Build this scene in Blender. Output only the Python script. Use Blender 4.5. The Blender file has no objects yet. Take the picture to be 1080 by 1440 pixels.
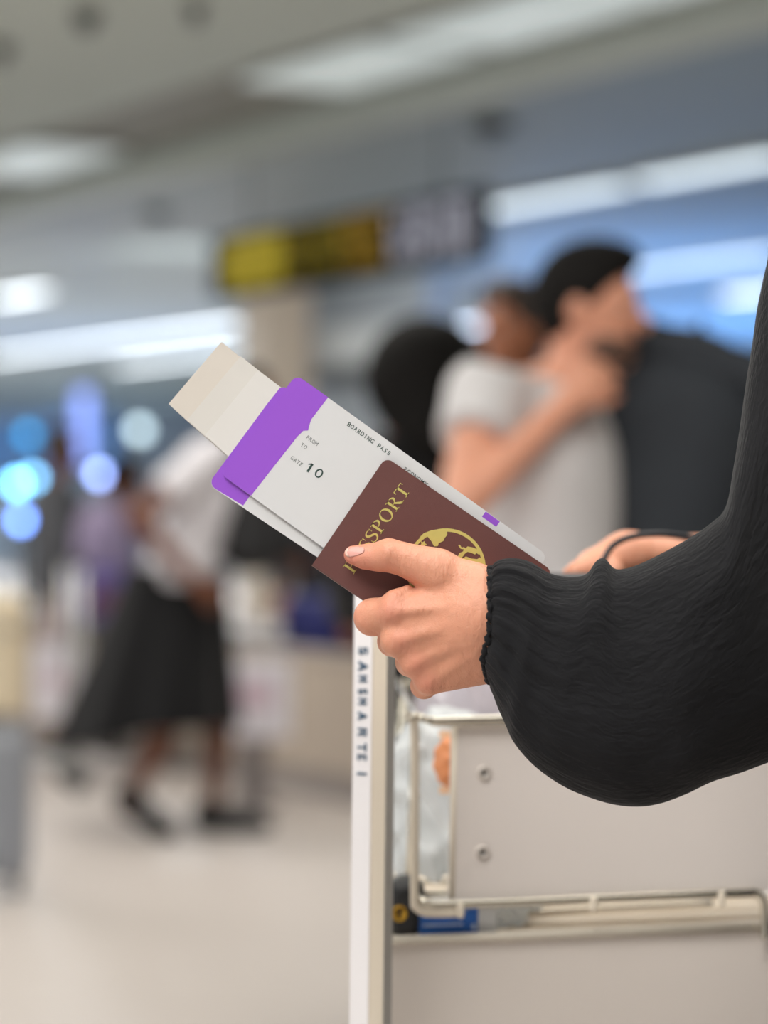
import bpy, bmesh, math, random
import numpy as np
from mathutils import Vector, Matrix

# ------------------------------------------------------------------ camera, world, lights, exposure
SC = bpy.context.scene
COL = SC.collection
FPX, CX, HY, EYE = 3825.0, 540.0, 720.0, 1.17      # focal length in pixels of a 1080 x 1440 frame, horizon row, eye height
Y0 = 1.75                                           # distance of the hand and the passport
S = Y0 / FPX                                        # metres per pixel at that distance

cam_data = bpy.data.cameras.new('camera')
cam_data.sensor_fit = 'HORIZONTAL'
cam_data.sensor_width = 24.0
cam_data.lens = 85.0
cam_data.clip_start, cam_data.clip_end = 0.05, 300
cam_data.dof.use_dof = True
cam_data.dof.focus_distance = Y0 - 0.012
cam_data.dof.aperture_fstop = 3.15
cam = bpy.data.objects.new('camera', cam_data)
cam.location = (0, 0, EYE)
cam.rotation_euler = (math.pi / 2, 0, 0)
COL.objects.link(cam)
SC.camera = cam

SC.view_settings.view_transform = 'Standard'
SC.view_settings.look = 'None'
SC.view_settings.gamma = 1.0
SC.view_settings.use_curve_mapping = False
SC.view_settings.exposure = 0.5

world = bpy.data.worlds.new('world')
SC.world = world
world.use_nodes = True
bg = world.node_tree.nodes['Background']
bg.inputs[0].default_value = (0.94, 0.96, 1.0, 1)
bg.inputs[1].default_value = 1.9

def area_light(name, loc, size, power, color=(1, 1, 1), aim=None, size_y=None, spread=None):
    d = bpy.data.lights.new(name, 'AREA')
    d.energy = power
    d.color = color
    d.size = size
    if size_y:
        d.shape = 'RECTANGLE'
        d.size_y = size_y
    if spread:
        d.spread = spread
    o = bpy.data.objects.new(name, d)
    o.location = loc
    v = Vector(aim if aim else (loc[0], loc[1], loc[2] - 1)) - Vector(loc)
    o.rotation_euler = v.to_track_quat('-Z', 'Y').to_euler()
    COL.objects.link(o)
    return o

# unseen fill lamps added under the soffit and high ceiling to light the hall
area_light('hall_fill_lamp', (-0.9, 0.2, 3.25), 2.2, 90, (1.0, 0.98, 0.96))
area_light('hall_fill_lamp', (0.9, 2.6, 3.25), 2.0, 40, (1.0, 0.96, 0.9))
area_light('hall_fill_lamp', (-2.2, 5.2, 3.25), 2.2, 45, (1.0, 0.96, 0.9))
area_light('hall_fill_lamp', (-0.6, 8.2, 3.25), 2.2, 55, (1.0, 0.96, 0.9))
area_light('hall_fill_lamp', (-3.4, 11.0, 3.25), 2.4, 80, (1.0, 0.96, 0.92))
area_light('hall_fill_lamp', (1.2, 13.5, 3.5), 2.4, 110, (0.95, 0.97, 1.0))
area_light('hall_fill_lamp', (-3.0, 19.0, 3.5), 3.0, 260, (0.95, 0.97, 1.0))
area_light('hall_fill_lamp', (4.0, 24.0, 3.5), 3.0, 60, (0.9, 0.95, 1.0))
area_light('hall_fill_lamp', (-6.0, 32.0, 3.5), 4.0, 420, (0.92, 0.96, 1.0))
area_light('hall_fill_lamp', (-1.0, 38.0, 3.5), 4.0, 420, (0.9, 0.95, 1.0))
area_light('hall_fill_lamp', (-9.0, 48.0, 3.5), 5.0, 600, (0.9, 0.95, 1.0))
area_light('hall_fill_lamp', (-1.2, 24.5, 3.5), 2.5, 170, (1.0, 0.97, 0.93), (-.8, 28.0, 1.6))  # added to brighten the grey partition and the stone column
# unseen blue uplights added to tint the far ceiling
area_light('blue_fill_lamp', (3.6, 27.0, 2.55), 5.0, 110, (0.16, 0.42, 1.0), (3.6, 27.0, 4.0))
area_light('blue_fill_lamp', (5.6, 36.0, 2.55), 6.0, 260, (0.16, 0.42, 1.0), (5.6, 36.0, 4.0))
area_light('blue_fill_lamp', (-4.5, 38.0, 2.55), 5.0, 40, (0.25, 0.45, 1.0), (-4.5, 38.0, 4.0))
# unseen fill lamps added to brighten the dark far walls
area_light('wall_fill_lamp', (-13.6, 51.5, 3.3), 4.0, 260, (0.8, 0.9, 1.0), (-17.5, 58.0, 1.4))
area_light('wall_fill_lamp', (-5.0, 56.5, 3.3), 4.0, 260, (0.72, 0.85, 1.0), (-9.0, 63.0, 1.4))
area_light('wall_fill_lamp', (1.0, 44.0, 3.3), 5.0, 300, (0.6, 0.78, 1.0), (3.0, 62.0, 1.6))

# ------------------------------------------------------------------ helpers
random.seed(7)
RNG = np.random.default_rng(5)
PI = math.pi

def lin(c):
    if isinstance(c, str):
        c = [int(c[i:i + 2], 16) / 255 for i in (0, 2, 4)]
    return tuple(x / 12.92 if x <= 0.04045 else ((x + 0.055) / 1.055) ** 2.4 for x in c[:3]) + (1.0,)

def P(px, py, y=Y0):
    """The point at distance y that a pixel of the photograph looks at."""
    return Vector(((px - CX) / FPX * y, y, EYE - (py - HY) / FPX * y))

def H(px, py, dep=0.0):
    """Same at the hand: dep = pixels in front of the passport's front cover."""
    return P(px, py, Y0 - dep * S)

MATS = {}
def mat(name, color, rough=0.6, metal=0.0, var=0.06, scale=40.0, bump=0.0, bscale=None, spec=0.5, emit=None, estr=0.0,
        alpha=1.0, trans=0.0, sss=0.0, stretch=None, sheen=0.0, coat=0.0):
    if name in MATS:
        return MATS[name]
    m = bpy.data.materials.new(name)
    m.use_nodes = True
    nt = m.node_tree
    b = nt.nodes['Principled BSDF']
    c = lin(color)
    b.inputs['Roughness'].default_value = rough
    b.inputs['Metallic'].default_value = metal
    b.inputs['Specular IOR Level'].default_value = spec
    b.inputs['Alpha'].default_value = alpha
    b.inputs['Transmission Weight'].default_value = trans
    b.inputs['Sheen Weight'].default_value = sheen
    b.inputs['Coat Weight'].default_value = coat
    if sss:
        b.inputs['Subsurface Weight'].default_value = sss
        b.inputs['Subsurface Radius'].default_value = (1.0, 0.35, 0.2)
        b.inputs['Subsurface Scale'].default_value = 0.004
    if emit:
        b.inputs['Emission Color'].default_value = lin(emit)
        b.inputs['Emission Strength'].default_value = estr
    tc = nt.nodes.new('ShaderNodeTexCoord')
    mp = nt.nodes.new('ShaderNodeMapping')
    if stretch:
        mp.inputs['Scale'].default_value = stretch
    nt.links.new(tc.outputs['Object'], mp.inputs[0])
    if var:
        n = nt.nodes.new('ShaderNodeTexNoise')
        n.inputs['Scale'].default_value = scale
        n.inputs['Detail'].default_value = 4
        nt.links.new(mp.outputs[0], n.inputs['Vector'])
        r = nt.nodes.new('ShaderNodeMix')
        r.data_type = 'RGBA'
        r.inputs[6].default_value = tuple(x * (1 - var) for x in c[:3]) + (1,)
        r.inputs[7].default_value = tuple(min(1, x * (1 + var)) for x in c[:3]) + (1,)
        nt.links.new(n.outputs['Fac'], r.inputs[0])
        nt.links.new(r.outputs[2], b.inputs['Base Color'])
    else:
        b.inputs['Base Color'].default_value = c
    if bump:
        n2 = nt.nodes.new('ShaderNodeTexNoise')
        n2.inputs['Scale'].default_value = bscale or scale
        n2.inputs['Detail'].default_value = 5
        nt.links.new(mp.outputs[0], n2.inputs['Vector'])
        bp = nt.nodes.new('ShaderNodeBump')
        bp.inputs['Strength'].default_value = 1.0
        bp.inputs['Distance'].default_value = bump
        nt.links.new(n2.outputs['Fac'], bp.inputs['Height'])
        nt.links.new(bp.outputs[0], b.inputs['Normal'])
    MATS[name] = m
    return m

def raw_mesh(name, verts, faces, smooth=False):
    me = bpy.data.meshes.new(name)
    me.from_pydata([tuple(v) for v in verts], [], [tuple(f) for f in faces])
    me.validate()
    me.update()
    if smooth:
        me.polygons.foreach_set('use_smooth', [True] * len(me.polygons))
    return me

def link(name, me, m, parent=None, label=None, kind=None):
    o = bpy.data.objects.new(name, me)
    COL.objects.link(o)
    if m is not None and me is not None:
        for k in (m if isinstance(m, (list, tuple)) else [m]):
            me.materials.append(k)
    if parent is not None:
        o.parent = parent
    if label:
        o['label'] = label
    if kind:
        o['kind'] = kind
    return o

def thing(name, label, cat, loc=(0, 0, 0), rz=0.0, group=None):
    o = bpy.data.objects.new(name, None)
    COL.objects.link(o)
    o.empty_display_size = 0.1
    o.location = loc
    o.rotation_euler = (0, 0, rz)
    o['label'] = label
    o['category'] = cat
    if group:
        o['group'] = group
    return o

def tag(o, label, cat, group=None):
    o['label'] = label
    o['category'] = cat
    if group:
        o['group'] = group
    return o

class MB:
    """Collects boxes, tubes, prisms ... and links them as one mesh."""
    def __init__(self):
        self.v, self.f, self.sm = [], [], []

    def add(self, vs, fs, smooth=False):
        n = len(self.v)
        self.v += [Vector(x) for x in vs]
        self.f += [tuple(i + n for i in f) for f in fs]
        self.sm += [smooth] * len(fs)
        return self

    def box(self, c, d, R=None, bev=0.0):
        c = Vector(c)
        hx, hy, hz = d[0] / 2, d[1] / 2, d[2] / 2
        bev = min(bev, hx * .9, hy * .9, hz * .9)
        bm = bmesh.new()
        bmesh.ops.create_cube(bm, size=1.0)
        for w in bm.verts:
            w.co = Vector((w.co.x * d[0], w.co.y * d[1], w.co.z * d[2]))
        if bev > 0:
            bmesh.ops.bevel(bm, geom=list(bm.edges), offset=bev, segments=2, affect='EDGES', profile=0.5)
        bm.verts.index_update()
        vs = [(R @ w.co if R else w.co) + c for w in bm.verts]
        fs = [[w.index for w in f.verts] for f in bm.faces]
        bm.free()
        return self.add(vs, fs)

    def tube(self, pts, r, n=12, closed=False, caps=True):
        pts = [Vector(p) for p in pts]
        N = len(pts)
        rr = r if isinstance(r, (list, tuple)) else [r] * N
        vs, fs = [], []
        up = None
        for i, p in enumerate(pts):
            a = pts[i - 1] if (i > 0 or closed) else p
            b = pts[(i + 1) % N] if (i < N - 1 or closed) else p
            t = (b - a).normalized()
            if up is None:
                up = t.orthogonal().normalized()
            up = (up - t * up.dot(t)).normalized()
            s = t.cross(up)
            for k in range(n):
                an = 2 * PI * k / n
                vs.append(p + (up * math.cos(an) + s * math.sin(an)) * rr[i])
        M = N if closed else N - 1
        for i in range(M):
            j = (i + 1) % N
            for k in range(n):
                l = (k + 1) % n
                fs.append((i * n + k, i * n + l, j * n + l, j * n + k))
        if caps and not closed:
            fs.append(tuple(reversed(range(n))))
            fs.append(tuple(range((N - 1) * n, N * n)))
        return self.add(vs, fs, True)

    def lathe(self, prof, c=(0, 0, 0), R=None, n=24):
        c = Vector(c)
        vs, fs = [], []
        for (r, z) in prof:
            for k in range(n):
                a = 2 * PI * k / n
                v = Vector((r * math.cos(a), r * math.sin(a), z))
                vs.append((R @ v if R else v) + c)
        for i in range(len(prof) - 1):
            for k in range(n):
                l = (k + 1) % n
                fs.append((i * n + k, i * n + l, (i + 1) * n + l, (i + 1) * n + k))
        fs.append(tuple(reversed(range(n))))
        fs.append(tuple(range((len(prof) - 1) * n, len(prof) * n)))
        return self.add(vs, fs, True)

    def prism(self, poly, z0, z1, f):
        """poly of 2-D points, f(a, b, z) -> world point; caps are n-gons."""
        n = len(poly)
        vs = [f(a, b, z0) for a, b in poly] + [f(a, b, z1) for a, b in poly]
        if n > 4:
            from mathutils.geometry import tessellate_polygon
            tri = tessellate_polygon([[Vector((a, b, 0)) for a, b in poly]])
            fs = [tuple(t) for t in tri] + [tuple(i + n for i in reversed(t)) for t in tri]
        else:
            fs = [tuple(range(n)), tuple(reversed(range(n, 2 * n)))]
        for i in range(n):
            j = (i + 1) % n
            fs.append((i, i + n, j + n, j))
        return self.add(vs, fs)

    def build(self, name, m, parent=None, label=None, kind=None):
        me = bpy.data.meshes.new(name)
        me.from_pydata([tuple(x) for x in self.v], [], self.f)
        me.polygons.foreach_set('use_smooth', self.sm)
        bm = bmesh.new()
        bm.from_mesh(me)
        bmesh.ops.recalc_face_normals(bm, faces=bm.faces)
        bm.to_mesh(me)
        bm.free()
        me.update()
        return link(name, me, m, parent, label, kind)

def rounded(pts, r, n=6):
    """Round the corners of a polygon; r one radius or one per corner."""
    out = []
    N = len(pts)
    for i in range(N):
        p = Vector(pts[i]); a = Vector(pts[i - 1]); b = Vector(pts[(i + 1) % N])
        rad = r[i] if isinstance(r, (list, tuple)) else r
        if rad <= 0:
            out.append(tuple(p)); continue
        u, v = (a - p).normalized(), (b - p).normalized()
        ang = math.acos(max(-1, min(1, u.dot(v))))
        d = rad / math.tan(ang / 2)
        c = p + (u + v).normalized() * (rad / math.sin(ang / 2))
        s, e = p + u * d - c, p + v * d - c
        a0, a1 = math.atan2(s.y, s.x), math.atan2(e.y, e.x)
        da = (a1 - a0 + PI) % (2 * PI) - PI
        for k in range(n + 1):
            t = a0 + da * k / n
            out.append((c.x + rad * math.cos(t), c.y + rad * math.sin(t)))
    return out

def bez(pts, n=8):
    """Catmull-Rom through the points."""
    pts = [Vector(p) for p in pts]
    out = []
    for i in range(len(pts) - 1):
        p0 = pts[max(0, i - 1)]; p1 = pts[i]; p2 = pts[i + 1]; p3 = pts[min(len(pts) - 1, i + 2)]
        for k in range(n):
            t = k / n
            out.append(0.5 * ((2 * p1) + (p2 - p0) * t + (2 * p0 - 5 * p1 + 4 * p2 - p3) * t * t + (3 * p1 - p0 - 3 * p2 + p3) * t ** 3))
    out.append(pts[-1])
    return out

# ------------------------------------------------------------------ implicit surfaces (people, cloth, bags)
F4 = np.float32
def A(v):
    return np.array(tuple(v), dtype=F4)

def cone(a, b, r1, r2=None):
    a, b = A(a), A(b)
    r2 = r1 if r2 is None else r2
    ba = b - a
    L = max(1e-9, float(ba @ ba))
    def f(p):
        t = np.clip(((p - a) @ ba) / L, 0, 1)
        q = p - a - t[:, None] * ba
        return np.sqrt((q * q).sum(1)) - (r1 + (r2 - r1) * t)
    return f

def ell(c, r, R=None):
    c, r = A(c), A(r)
    M = np.array([list(x) for x in R], dtype=F4) if R is not None else None
    def f(p):
        q = p - c
        if M is not None:
            q = q @ M
        k0 = np.sqrt(((q / r) ** 2).sum(1))
        k1 = np.sqrt(((q / (r * r)) ** 2).sum(1))
        return k0 * (k0 - 1.0) / np.maximum(k1, 1e-6)
    return f

def rbox(c, h, rad, R=None):
    c, h = A(c), A(h)
    M = np.array([list(x) for x in R], dtype=F4) if R is not None else None
    def f(p):
        q = p - c
        if M is not None:
            q = q @ M
        d = np.abs(q) - (h - rad)
        return np.sqrt((np.maximum(d, 0) ** 2).sum(1)) + np.minimum(d.max(1), 0) - rad
    return f

def plane(c, n):
    c, n = A(c), A(Vector(n).normalized())
    return lambda p: (p - c) @ n

def cut(f, *planes):
    def g(p):
        d = f(p)
        for q in planes:
            d = np.maximum(d, q(p))
        return d
    return g

def smin(a, b, k):
    if k <= 0:
        return np.minimum(a, b)
    h = np.maximum(k - np.abs(a - b), 0) / k
    return np.minimum(a, b) - h * h * k * 0.25

def union(prims, k=0.02):
    """prims: f, or (f, k) or (f, k, 'sub')."""
    def g(p):
        d = None
        for q in prims:
            f, kk, op = (q, k, '') if callable(q) else (q[0], q[1], q[2] if len(q) > 2 else '')
            e = f(p)
            if d is None:
                d = e
            elif op == 'sub':
                d = -smin(-d, e, kk)
            else:
                d = smin(d, e, kk)
        return d
    return g

def polygonize(f, lo, hi, h, B=8):
    lo, hi = np.array(lo, dtype=np.float64), np.array(hi, dtype=np.float64)
    nb = np.maximum(1, np.ceil((hi - lo) / (h * B)).astype(int))
    n = nb * B
    # coarse pass
    cg = np.stack(np.meshgrid(*[lo[i] + (np.arange(nb[i]) + .5) * h * B for i in range(3)], indexing='ij'), -1).reshape(-1, 3)
    cd = f(cg.astype(F4)).reshape(nb)
    V = np.repeat(np.repeat(np.repeat(cd, B, 0), B, 1), B, 2).astype(F4)
    act = np.argwhere(np.abs(cd) < h * B * 1.25)
    off = np.stack(np.meshgrid(*[np.arange(B)] * 3, indexing='ij'), -1).reshape(-1, 3)
    step = max(1, 150000 // len(off))
    for s in range(0, len(act), step):
        ids = (act[s:s + step, None, :] * B + off[None]).reshape(-1, 3)
        V[ids[:, 0], ids[:, 1], ids[:, 2]] = f((lo + (ids + .5) * h).astype(F4))
    ins = V < 0
    # surface nets
    sh = tuple(np.array(V.shape) - 1)
    cnt = np.zeros(sh, np.int8)
    for dx in (0, 1):
        for dy in (0, 1):
            for dz in (0, 1):
                cnt += ins[dx:dx + sh[0], dy:dy + sh[1], dz:dz + sh[2]]
    cells = np.argwhere((cnt > 0) & (cnt < 8))
    if len(cells) == 0:
        return np.zeros((0, 3)), np.zeros((0, 4), int)
    idx = -np.ones(sh, np.int64)
    idx[cells[:, 0], cells[:, 1], cells[:, 2]] = np.arange(len(cells))
    corner = np.array([(a, b, c) for a in (0, 1) for b in (0, 1) for c in (0, 1)])
    cv = np.stack([V[cells[:, 0] + c[0], cells[:, 1] + c[1], cells[:, 2] + c[2]] for c in corner], 1)
    acc = np.zeros((len(cells), 3)); num = np.zeros(len(cells))
    for i in range(8):
        for j in range(i + 1, 8):
            if np.abs(corner[i] - corner[j]).sum() != 1:
                continue
            m = (cv[:, i] < 0) != (cv[:, j] < 0)
            t = np.clip(np.where(m, cv[:, i] / np.where(m, cv[:, i] - cv[:, j], 1), 0), 0, 1)
            acc += np.where(m[:, None], corner[i] + t[:, None] * (corner[j] - corner[i]), 0)
            num += m
    pos = lo + (cells + acc / num[:, None] + .5) * h
    quads = []
    for ax in range(3):
        o1, o2 = (ax + 1) % 3, (ax + 2) % 3
        a = np.take(ins, range(0, V.shape[ax] - 1), ax)
        b = np.take(ins, range(1, V.shape[ax]), ax)
        e = np.argwhere(a != b)
        e = e[(e[:, o1] > 0) & (e[:, o2] > 0) & (e[:, o1] < sh[o1]) & (e[:, o2] < sh[o2])]
        d1 = np.zeros(3, int); d1[o1] = 1
        d2 = np.zeros(3, int); d2[o2] = 1
        q = np.stack([idx[tuple((e - d1 - d2).T)], idx[tuple((e - d2).T)], idx[tuple(e.T)], idx[tuple((e - d1).T)]], 1)
        fl = ins[tuple(e.T)]
        q[~fl] = q[~fl][:, ::-1]
        quads.append(q[(q >= 0).all(1)])
    return pos, np.concatenate(quads)

def np_mesh(name, pos, quads):
    me = bpy.data.meshes.new(name)
    me.vertices.add(len(pos))
    me.vertices.foreach_set('co', np.asarray(pos, dtype=np.float32).ravel())
    me.loops.add(len(quads) * 4)
    me.loops.foreach_set('vertex_index', quads.astype(np.int32).ravel())
    me.polygons.add(len(quads))
    me.polygons.foreach_set('loop_start', np.arange(0, len(quads) * 4, 4, dtype=np.int32))
    me.polygons.foreach_set('use_smooth', np.ones(len(quads), dtype=bool))
    me.update(calc_edges=True)
    me.validate()
    return me

def relax(pos, quads, it=2, lam=0.5):
    pos = np.asarray(pos, float)
    e = np.concatenate([quads[:, [0, 1]], quads[:, [1, 2]], quads[:, [2, 3]], quads[:, [3, 0]]])
    for _ in range(it):
        acc = np.zeros_like(pos); n = np.zeros(len(pos))
        for a, b in ((0, 1), (1, 0)):
            for c in range(3):
                acc[:, c] += np.bincount(e[:, a], pos[e[:, b], c], len(pos))
            n += np.bincount(e[:, a], minlength=len(pos))
        pos = pos * (1 - lam) + lam * acc / np.maximum(n, 1)[:, None]
    return pos

def sdf_obj(name, f, lo, hi, h, m, parent=None, it=1, scale=1.0, label=None):
    pos, q = polygonize(f, lo, hi, h)
    pos = relax(pos, q, it) * scale
    return link(name, np_mesh(name, pos, q), m, parent, label)

# ------------------------------------------------------------------ the hall
# The hall runs 30 degrees off the view: u along the lamp rows (away to the left), v across them.
D1 = Vector((-0.497, 0.868, 0)); D2 = Vector((0.868, 0.497, 0))
def W(u, v, z=0.0):
    return D1 * u + D2 * v + Vector((0, 0, z))
def UV(px, y):
    k = (px - CX) / FPX
    x = k * y
    return (-0.497 * x + 0.868 * y, 0.868 * x + 0.497 * y)
def u_at(px, v):
    """u of the point of the line v = const that stands over a pixel column."""
    k = (px - CX) / FPX
    y = v / (0.868 * k + 0.497)
    return -0.497 * k * y + 0.868 * y
HALL_RZ = math.atan2(D1.y, D1.x)
RH = Matrix.Rotation(HALL_RZ, 3, 'Z')
def hbox(mb, u0, u1, v0, v1, z0, z1, bev=0.0):
    c = W((u0 + u1) / 2, (v0 + v1) / 2, (z0 + z1) / 2)
    return mb.box(c, (abs(u1 - u0), abs(v1 - v0), abs(z1 - z0)), RH, bev)

M_floor = mat('terrazzo_floor', 'c9c0ba', 0.40, var=0.05, scale=6, spec=0.4)
M_ceil = mat('ceiling_panel', '8f9c9d', 0.45, var=0.03, scale=3)
M_soffit = mat('soffit_plaster', 'd2dcd4', 0.7, var=0.03, scale=3)
M_slot = mat('slot_metal', '9a9b92', 0.6, var=0.05, scale=4)
M_wall = mat('hall_wall', '8f979f', 0.6, var=0.05, scale=2)
M_wallfar = mat('far_wall', '8494b0', 0.5, var=0.05, scale=2)
M_grey = mat('shop_grey', '959ca2', 0.55, var=0.05, scale=2)
M_pillar = mat('column_stone', 'b3a594', 0.6, var=0.05, scale=5)
M_dark = mat('dark_fitting', '3a3d3c', 0.5)
M_alu = mat('aluminium', 'c9c9c6', 0.35, 0.8, var=0.03)

def struct(name, mb, m, **k):
    return mb.build(name, m, None, kind='structure', **k)

ZC, ZS = 3.6, 3.3
mb = MB(); hbox(mb, -16, 58, -22, 33, -0.12, 0.0); struct('floor', mb, M_floor)
mb = MB(); hbox(mb, -16, 58, 7.5, 33, ZC, ZC + .15); struct('ceiling', mb, M_ceil)
mb = MB(); hbox(mb, -16, 58, 7.30, 7.5, ZS, ZC + .15)
hbox(mb, -16, 58, 7.12, 7.30, ZS, ZS + .25)
struct('trim_1', mb, M_soffit)
mb = MB(); hbox(mb, -16, 58, -22, 5.92, ZS, ZS + .25)
slot_edge = struct('ceiling_soffit', mb, M_soffit)
mb = MB(); hbox(mb, -16, 58, 5.92, 7.12, ZS + .12, ZS + .25); struct('ceiling_slot', mb, M_slot)
mb = MB(); hbox(mb, 58, 58.3, -22, 33.3, 0, ZC + .15); struct('wall_end', mb, M_wall)
mb = MB(); hbox(mb, -16, 58, 33, 33.3, 0, ZC + .15); struct('wall_back', mb, M_wallfar)
mb = MB(); hbox(mb, -16.3, -16, -22, 33.3, 0, ZC + .15); struct('wall_near', mb, M_wall)
mb = MB(); hbox(mb, u_at(600, 14.2), u_at(417, 14.2), 14.2, 14.5, 0, ZC - .002)
struct('partition', mb, M_grey)
c_p = u_at(386, 13.6)
mb = MB(); hbox(mb, c_p - .30, c_p + .30, 13.3, 13.9, 0, ZC - .002, .03)
hbox(mb, c_p - .34, c_p + .34, 13.26, 13.94, 0.0, .15, .02)
struct('column_stone', mb, M_pillar)

# pale fascia boards over the shop behind the partition
f = thing('shop_fascia', 'pale grey fascia board on the grey shop wall under the black sign', 'fascia', W(u_at(500, 14.1), 14.1, 2.95), HALL_RZ)
mb = MB(); mb.box((0, 0.0, 0), (2.2, .16, .42), None, .02); mb.build('panel', mat('fascia_pale', 'b9bdbd', .5), f)
mb = MB(); mb.box((0, 0.02, -.34), (2.4, .10, .12), None, .01); mb.build('lower_rail', M_dark, f)

# ceiling fittings
def emit_mat(name, col, st):
    return mat(name, 'dfe5e6', .4, var=0, emit=col, estr=st)
M_tube = emit_mat('lamp_diffuser', 'cfdce2', 1.55)
M_tubeb = emit_mat('lamp_diffuser_cool', 'cfe0fa', 4.0)
M_tubew = emit_mat('lamp_diffuser_white', 'dde6ec', 3.6)
M_cove = emit_mat('cove_diffuser', 'b9c6c4', 0.42)
def fixture(u0, u1, v, z, w, m, label, group, name='ceiling_light'):
    t = thing(name, label, 'ceiling light', W((u0 + u1) / 2, v, z - .001), HALL_RZ, group)
    L = abs(u1 - u0)
    b = MB(); b.box((0, 0, -.025), (L, w + .05, .05), None, .008); b.build('housing', M_alu, t)
    b = MB(); b.box((0, 0, -.058), (L - .04, w, .016), None, .006); b.build('diffuser', m, t)
    return t
rows = {  # v: list of (px0, px1) seen in the photograph
    'A': (11.35, [(879, 670), (1100, 902)], M_tube, 'long ceiling lamp above the right end of the black sign'),
    'A2': (11.35, [(60, 0)], M_tubew, 'lamp alone at the left in the row that passes behind the black sign'),
    'B': (15.5, [(934, 872), (1092, 941)], M_tube, 'ceiling lamp right above the dark-haired man'),
    'B2': (15.5, [(340, 215), (212, 105), (102, -10)], M_tubew, 'lamp in the long bright row left of the stone column'),
    'C': (18.2, [(1095, 1022)], M_tubew, 'short lamp beside the sleeve edge, lowest at the right'),
    'C2': (18.2, [(694, 594)], M_tubeb, 'bluish lamp left of the two heads'),
    'C3': (18.2, [(345, 255), (250, 170)], M_tubew, 'lamp in the second row left of the stone column'),
    'D': (22.4, [(700, 640)], M_tubeb, 'blue-white lamp low beside the man in the pale shirt'),
    'D2': (22.4, [(1000, 922)], M_tubeb, 'blue-white lamp above the dark backpack'),
    'E': (28.0, [(255, 165)], M_tube, 'dim far lamp above the walking woman'),
}
words = ['first', 'second', 'third']
for k, (v, segs, m, lab) in rows.items():
    for i, (a, b) in enumerate(segs):
        l = lab if len(segs) == 1 else lab + ', %s from the right' % words[i]
        fixture(u_at(a, v), u_at(b, v), v, ZC, 0.22 if k[0] in 'AB' else .24, m, l, 'lamps in rows on the ceiling')
cv = 6.55
for i, (a, b, l) in enumerate([(110, -15, 'wide pale panel lamp in the soffit slot at the left edge'),
                               (600, 410, 'wide pale panel lamp in the soffit slot above the black sign'),
                               (830, 620, 'wide pale panel lamp in the soffit slot, second from the right'),
                               (1100, 838, 'wide pale panel lamp in the soffit slot at the right corner')]):
    fixture(u_at(a, cv + .0), u_at(b, cv), cv, ZS + .12, .62, M_cove, l, 'panel lamps in the soffit slot', 'ceiling_panel_light')

def ceiling_disc(px, py, z, r, lab, cat='fitting', name='ceiling_speaker'):
    y = (z - EYE) * FPX / (HY - py)
    p = P(px, py, y)
    t = thing(name, lab, cat, (p.x, p.y, z))
    b = MB(); b.lathe([(r, 0), (r, -.03), (r * .86, -.05), (r * .3, -.06)]); b.build('housing', M_dark, t)
    b = MB(); b.lathe([(r * .7, -.052), (r * .6, -.075), (r * .2, -.09)], n=20); b.build('grille', mat('grille', '55585a', .6), t)
ceiling_disc(122, 16, ZS, .06, 'dark round fitting near the top left corner of the ceiling')
ceiling_disc(2, 62, ZS, .05, 'dark round fitting on the ceiling at the left edge')
ceiling_disc(275, 6, ZS, .04, 'small dark fitting on the ceiling at the top edge')
ceiling_disc(690, 172, ZC, .14, 'dark dome on the ceiling above the right half of the sign')
ceiling_disc(222, 296, ZC, .12, 'faint dome on the ceiling left of the sign')

# hanging sign
u0, u1, vs_ = u_at(682, 7.75), u_at(308, 7.75), 7.75
L = u1 - u0
sg = thing('hanging_sign', 'long black hanging sign with yellow pictogram, yellow lines and a white display', 'sign', W((u0 + u1) / 2, vs_, 2.725), HALL_RZ)
M_black = mat('sign_black', '0e1012', .85, spec=.1)
b = MB(); b.box((0, 0, 0), (L, .12, .39), None, .015); b.build('panel', M_black, sg)
for sx in (-.36, .36):
    b = MB(); b.tube([(sx * L, 0, .17), (sx * L, 0, ZC - 2.725)], .008, 8); b.build('rod', M_dark, sg)
# the face towards the camera is at local +y (= -v); local x grows away to the left
FY = .0605
M_yel = mat('sign_yellow', 'c4b018', .5, var=0, emit='d8c014', estr=.13)
M_yel2 = mat('sign_yellow_dim', 'b09a10', .5, var=0, emit='a08c10', estr=.10)
M_ora = mat('sign_amber', 'b08a0a', .5, var=0, emit='a88408', estr=.12)
M_wht = mat('sign_white', 'c8c8d4', .5, var=0, emit='c0c0d0', estr=.28)
def face_poly(mb, poly, t=.006):
    return mb.prism(poly, FY - .002, FY + t, lambda a, c, z: Vector((a, z, c)))
def sx_(px):
    return u_at(px, vs_ - .06) - (u0 + u1) / 2
b = MB()
xa, xb = sx_(320), sx_(397)
face_poly(b, rounded([(xb, -.155), (xa, -.155), (xa, .155), (xb, .155)], .06))
b.build('pictogram', M_yel, sg)
b = MB()
face_poly(b, [(sx_(308), 0), (xa + .02, .10), (xa + .02, -.10)])
b.build('arrow', M_yel2, sg)
b = MB()     # suitcase drawn on the pictogram
xm = (xa + xb) / 2
face_poly(b, rounded([(xm - .10, -.08), (xm + .10, -.08), (xm + .10, .04), (xm - .10, .04)], .02), .009)
face_poly(b, [(xm - .04, .04), (xm + .04, .04), (xm + .04, .075), (xm - .04, .075)], .009)
b.build('pictogram_suitcase', M_yel2, sg)
rs = random.Random(3)
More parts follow.
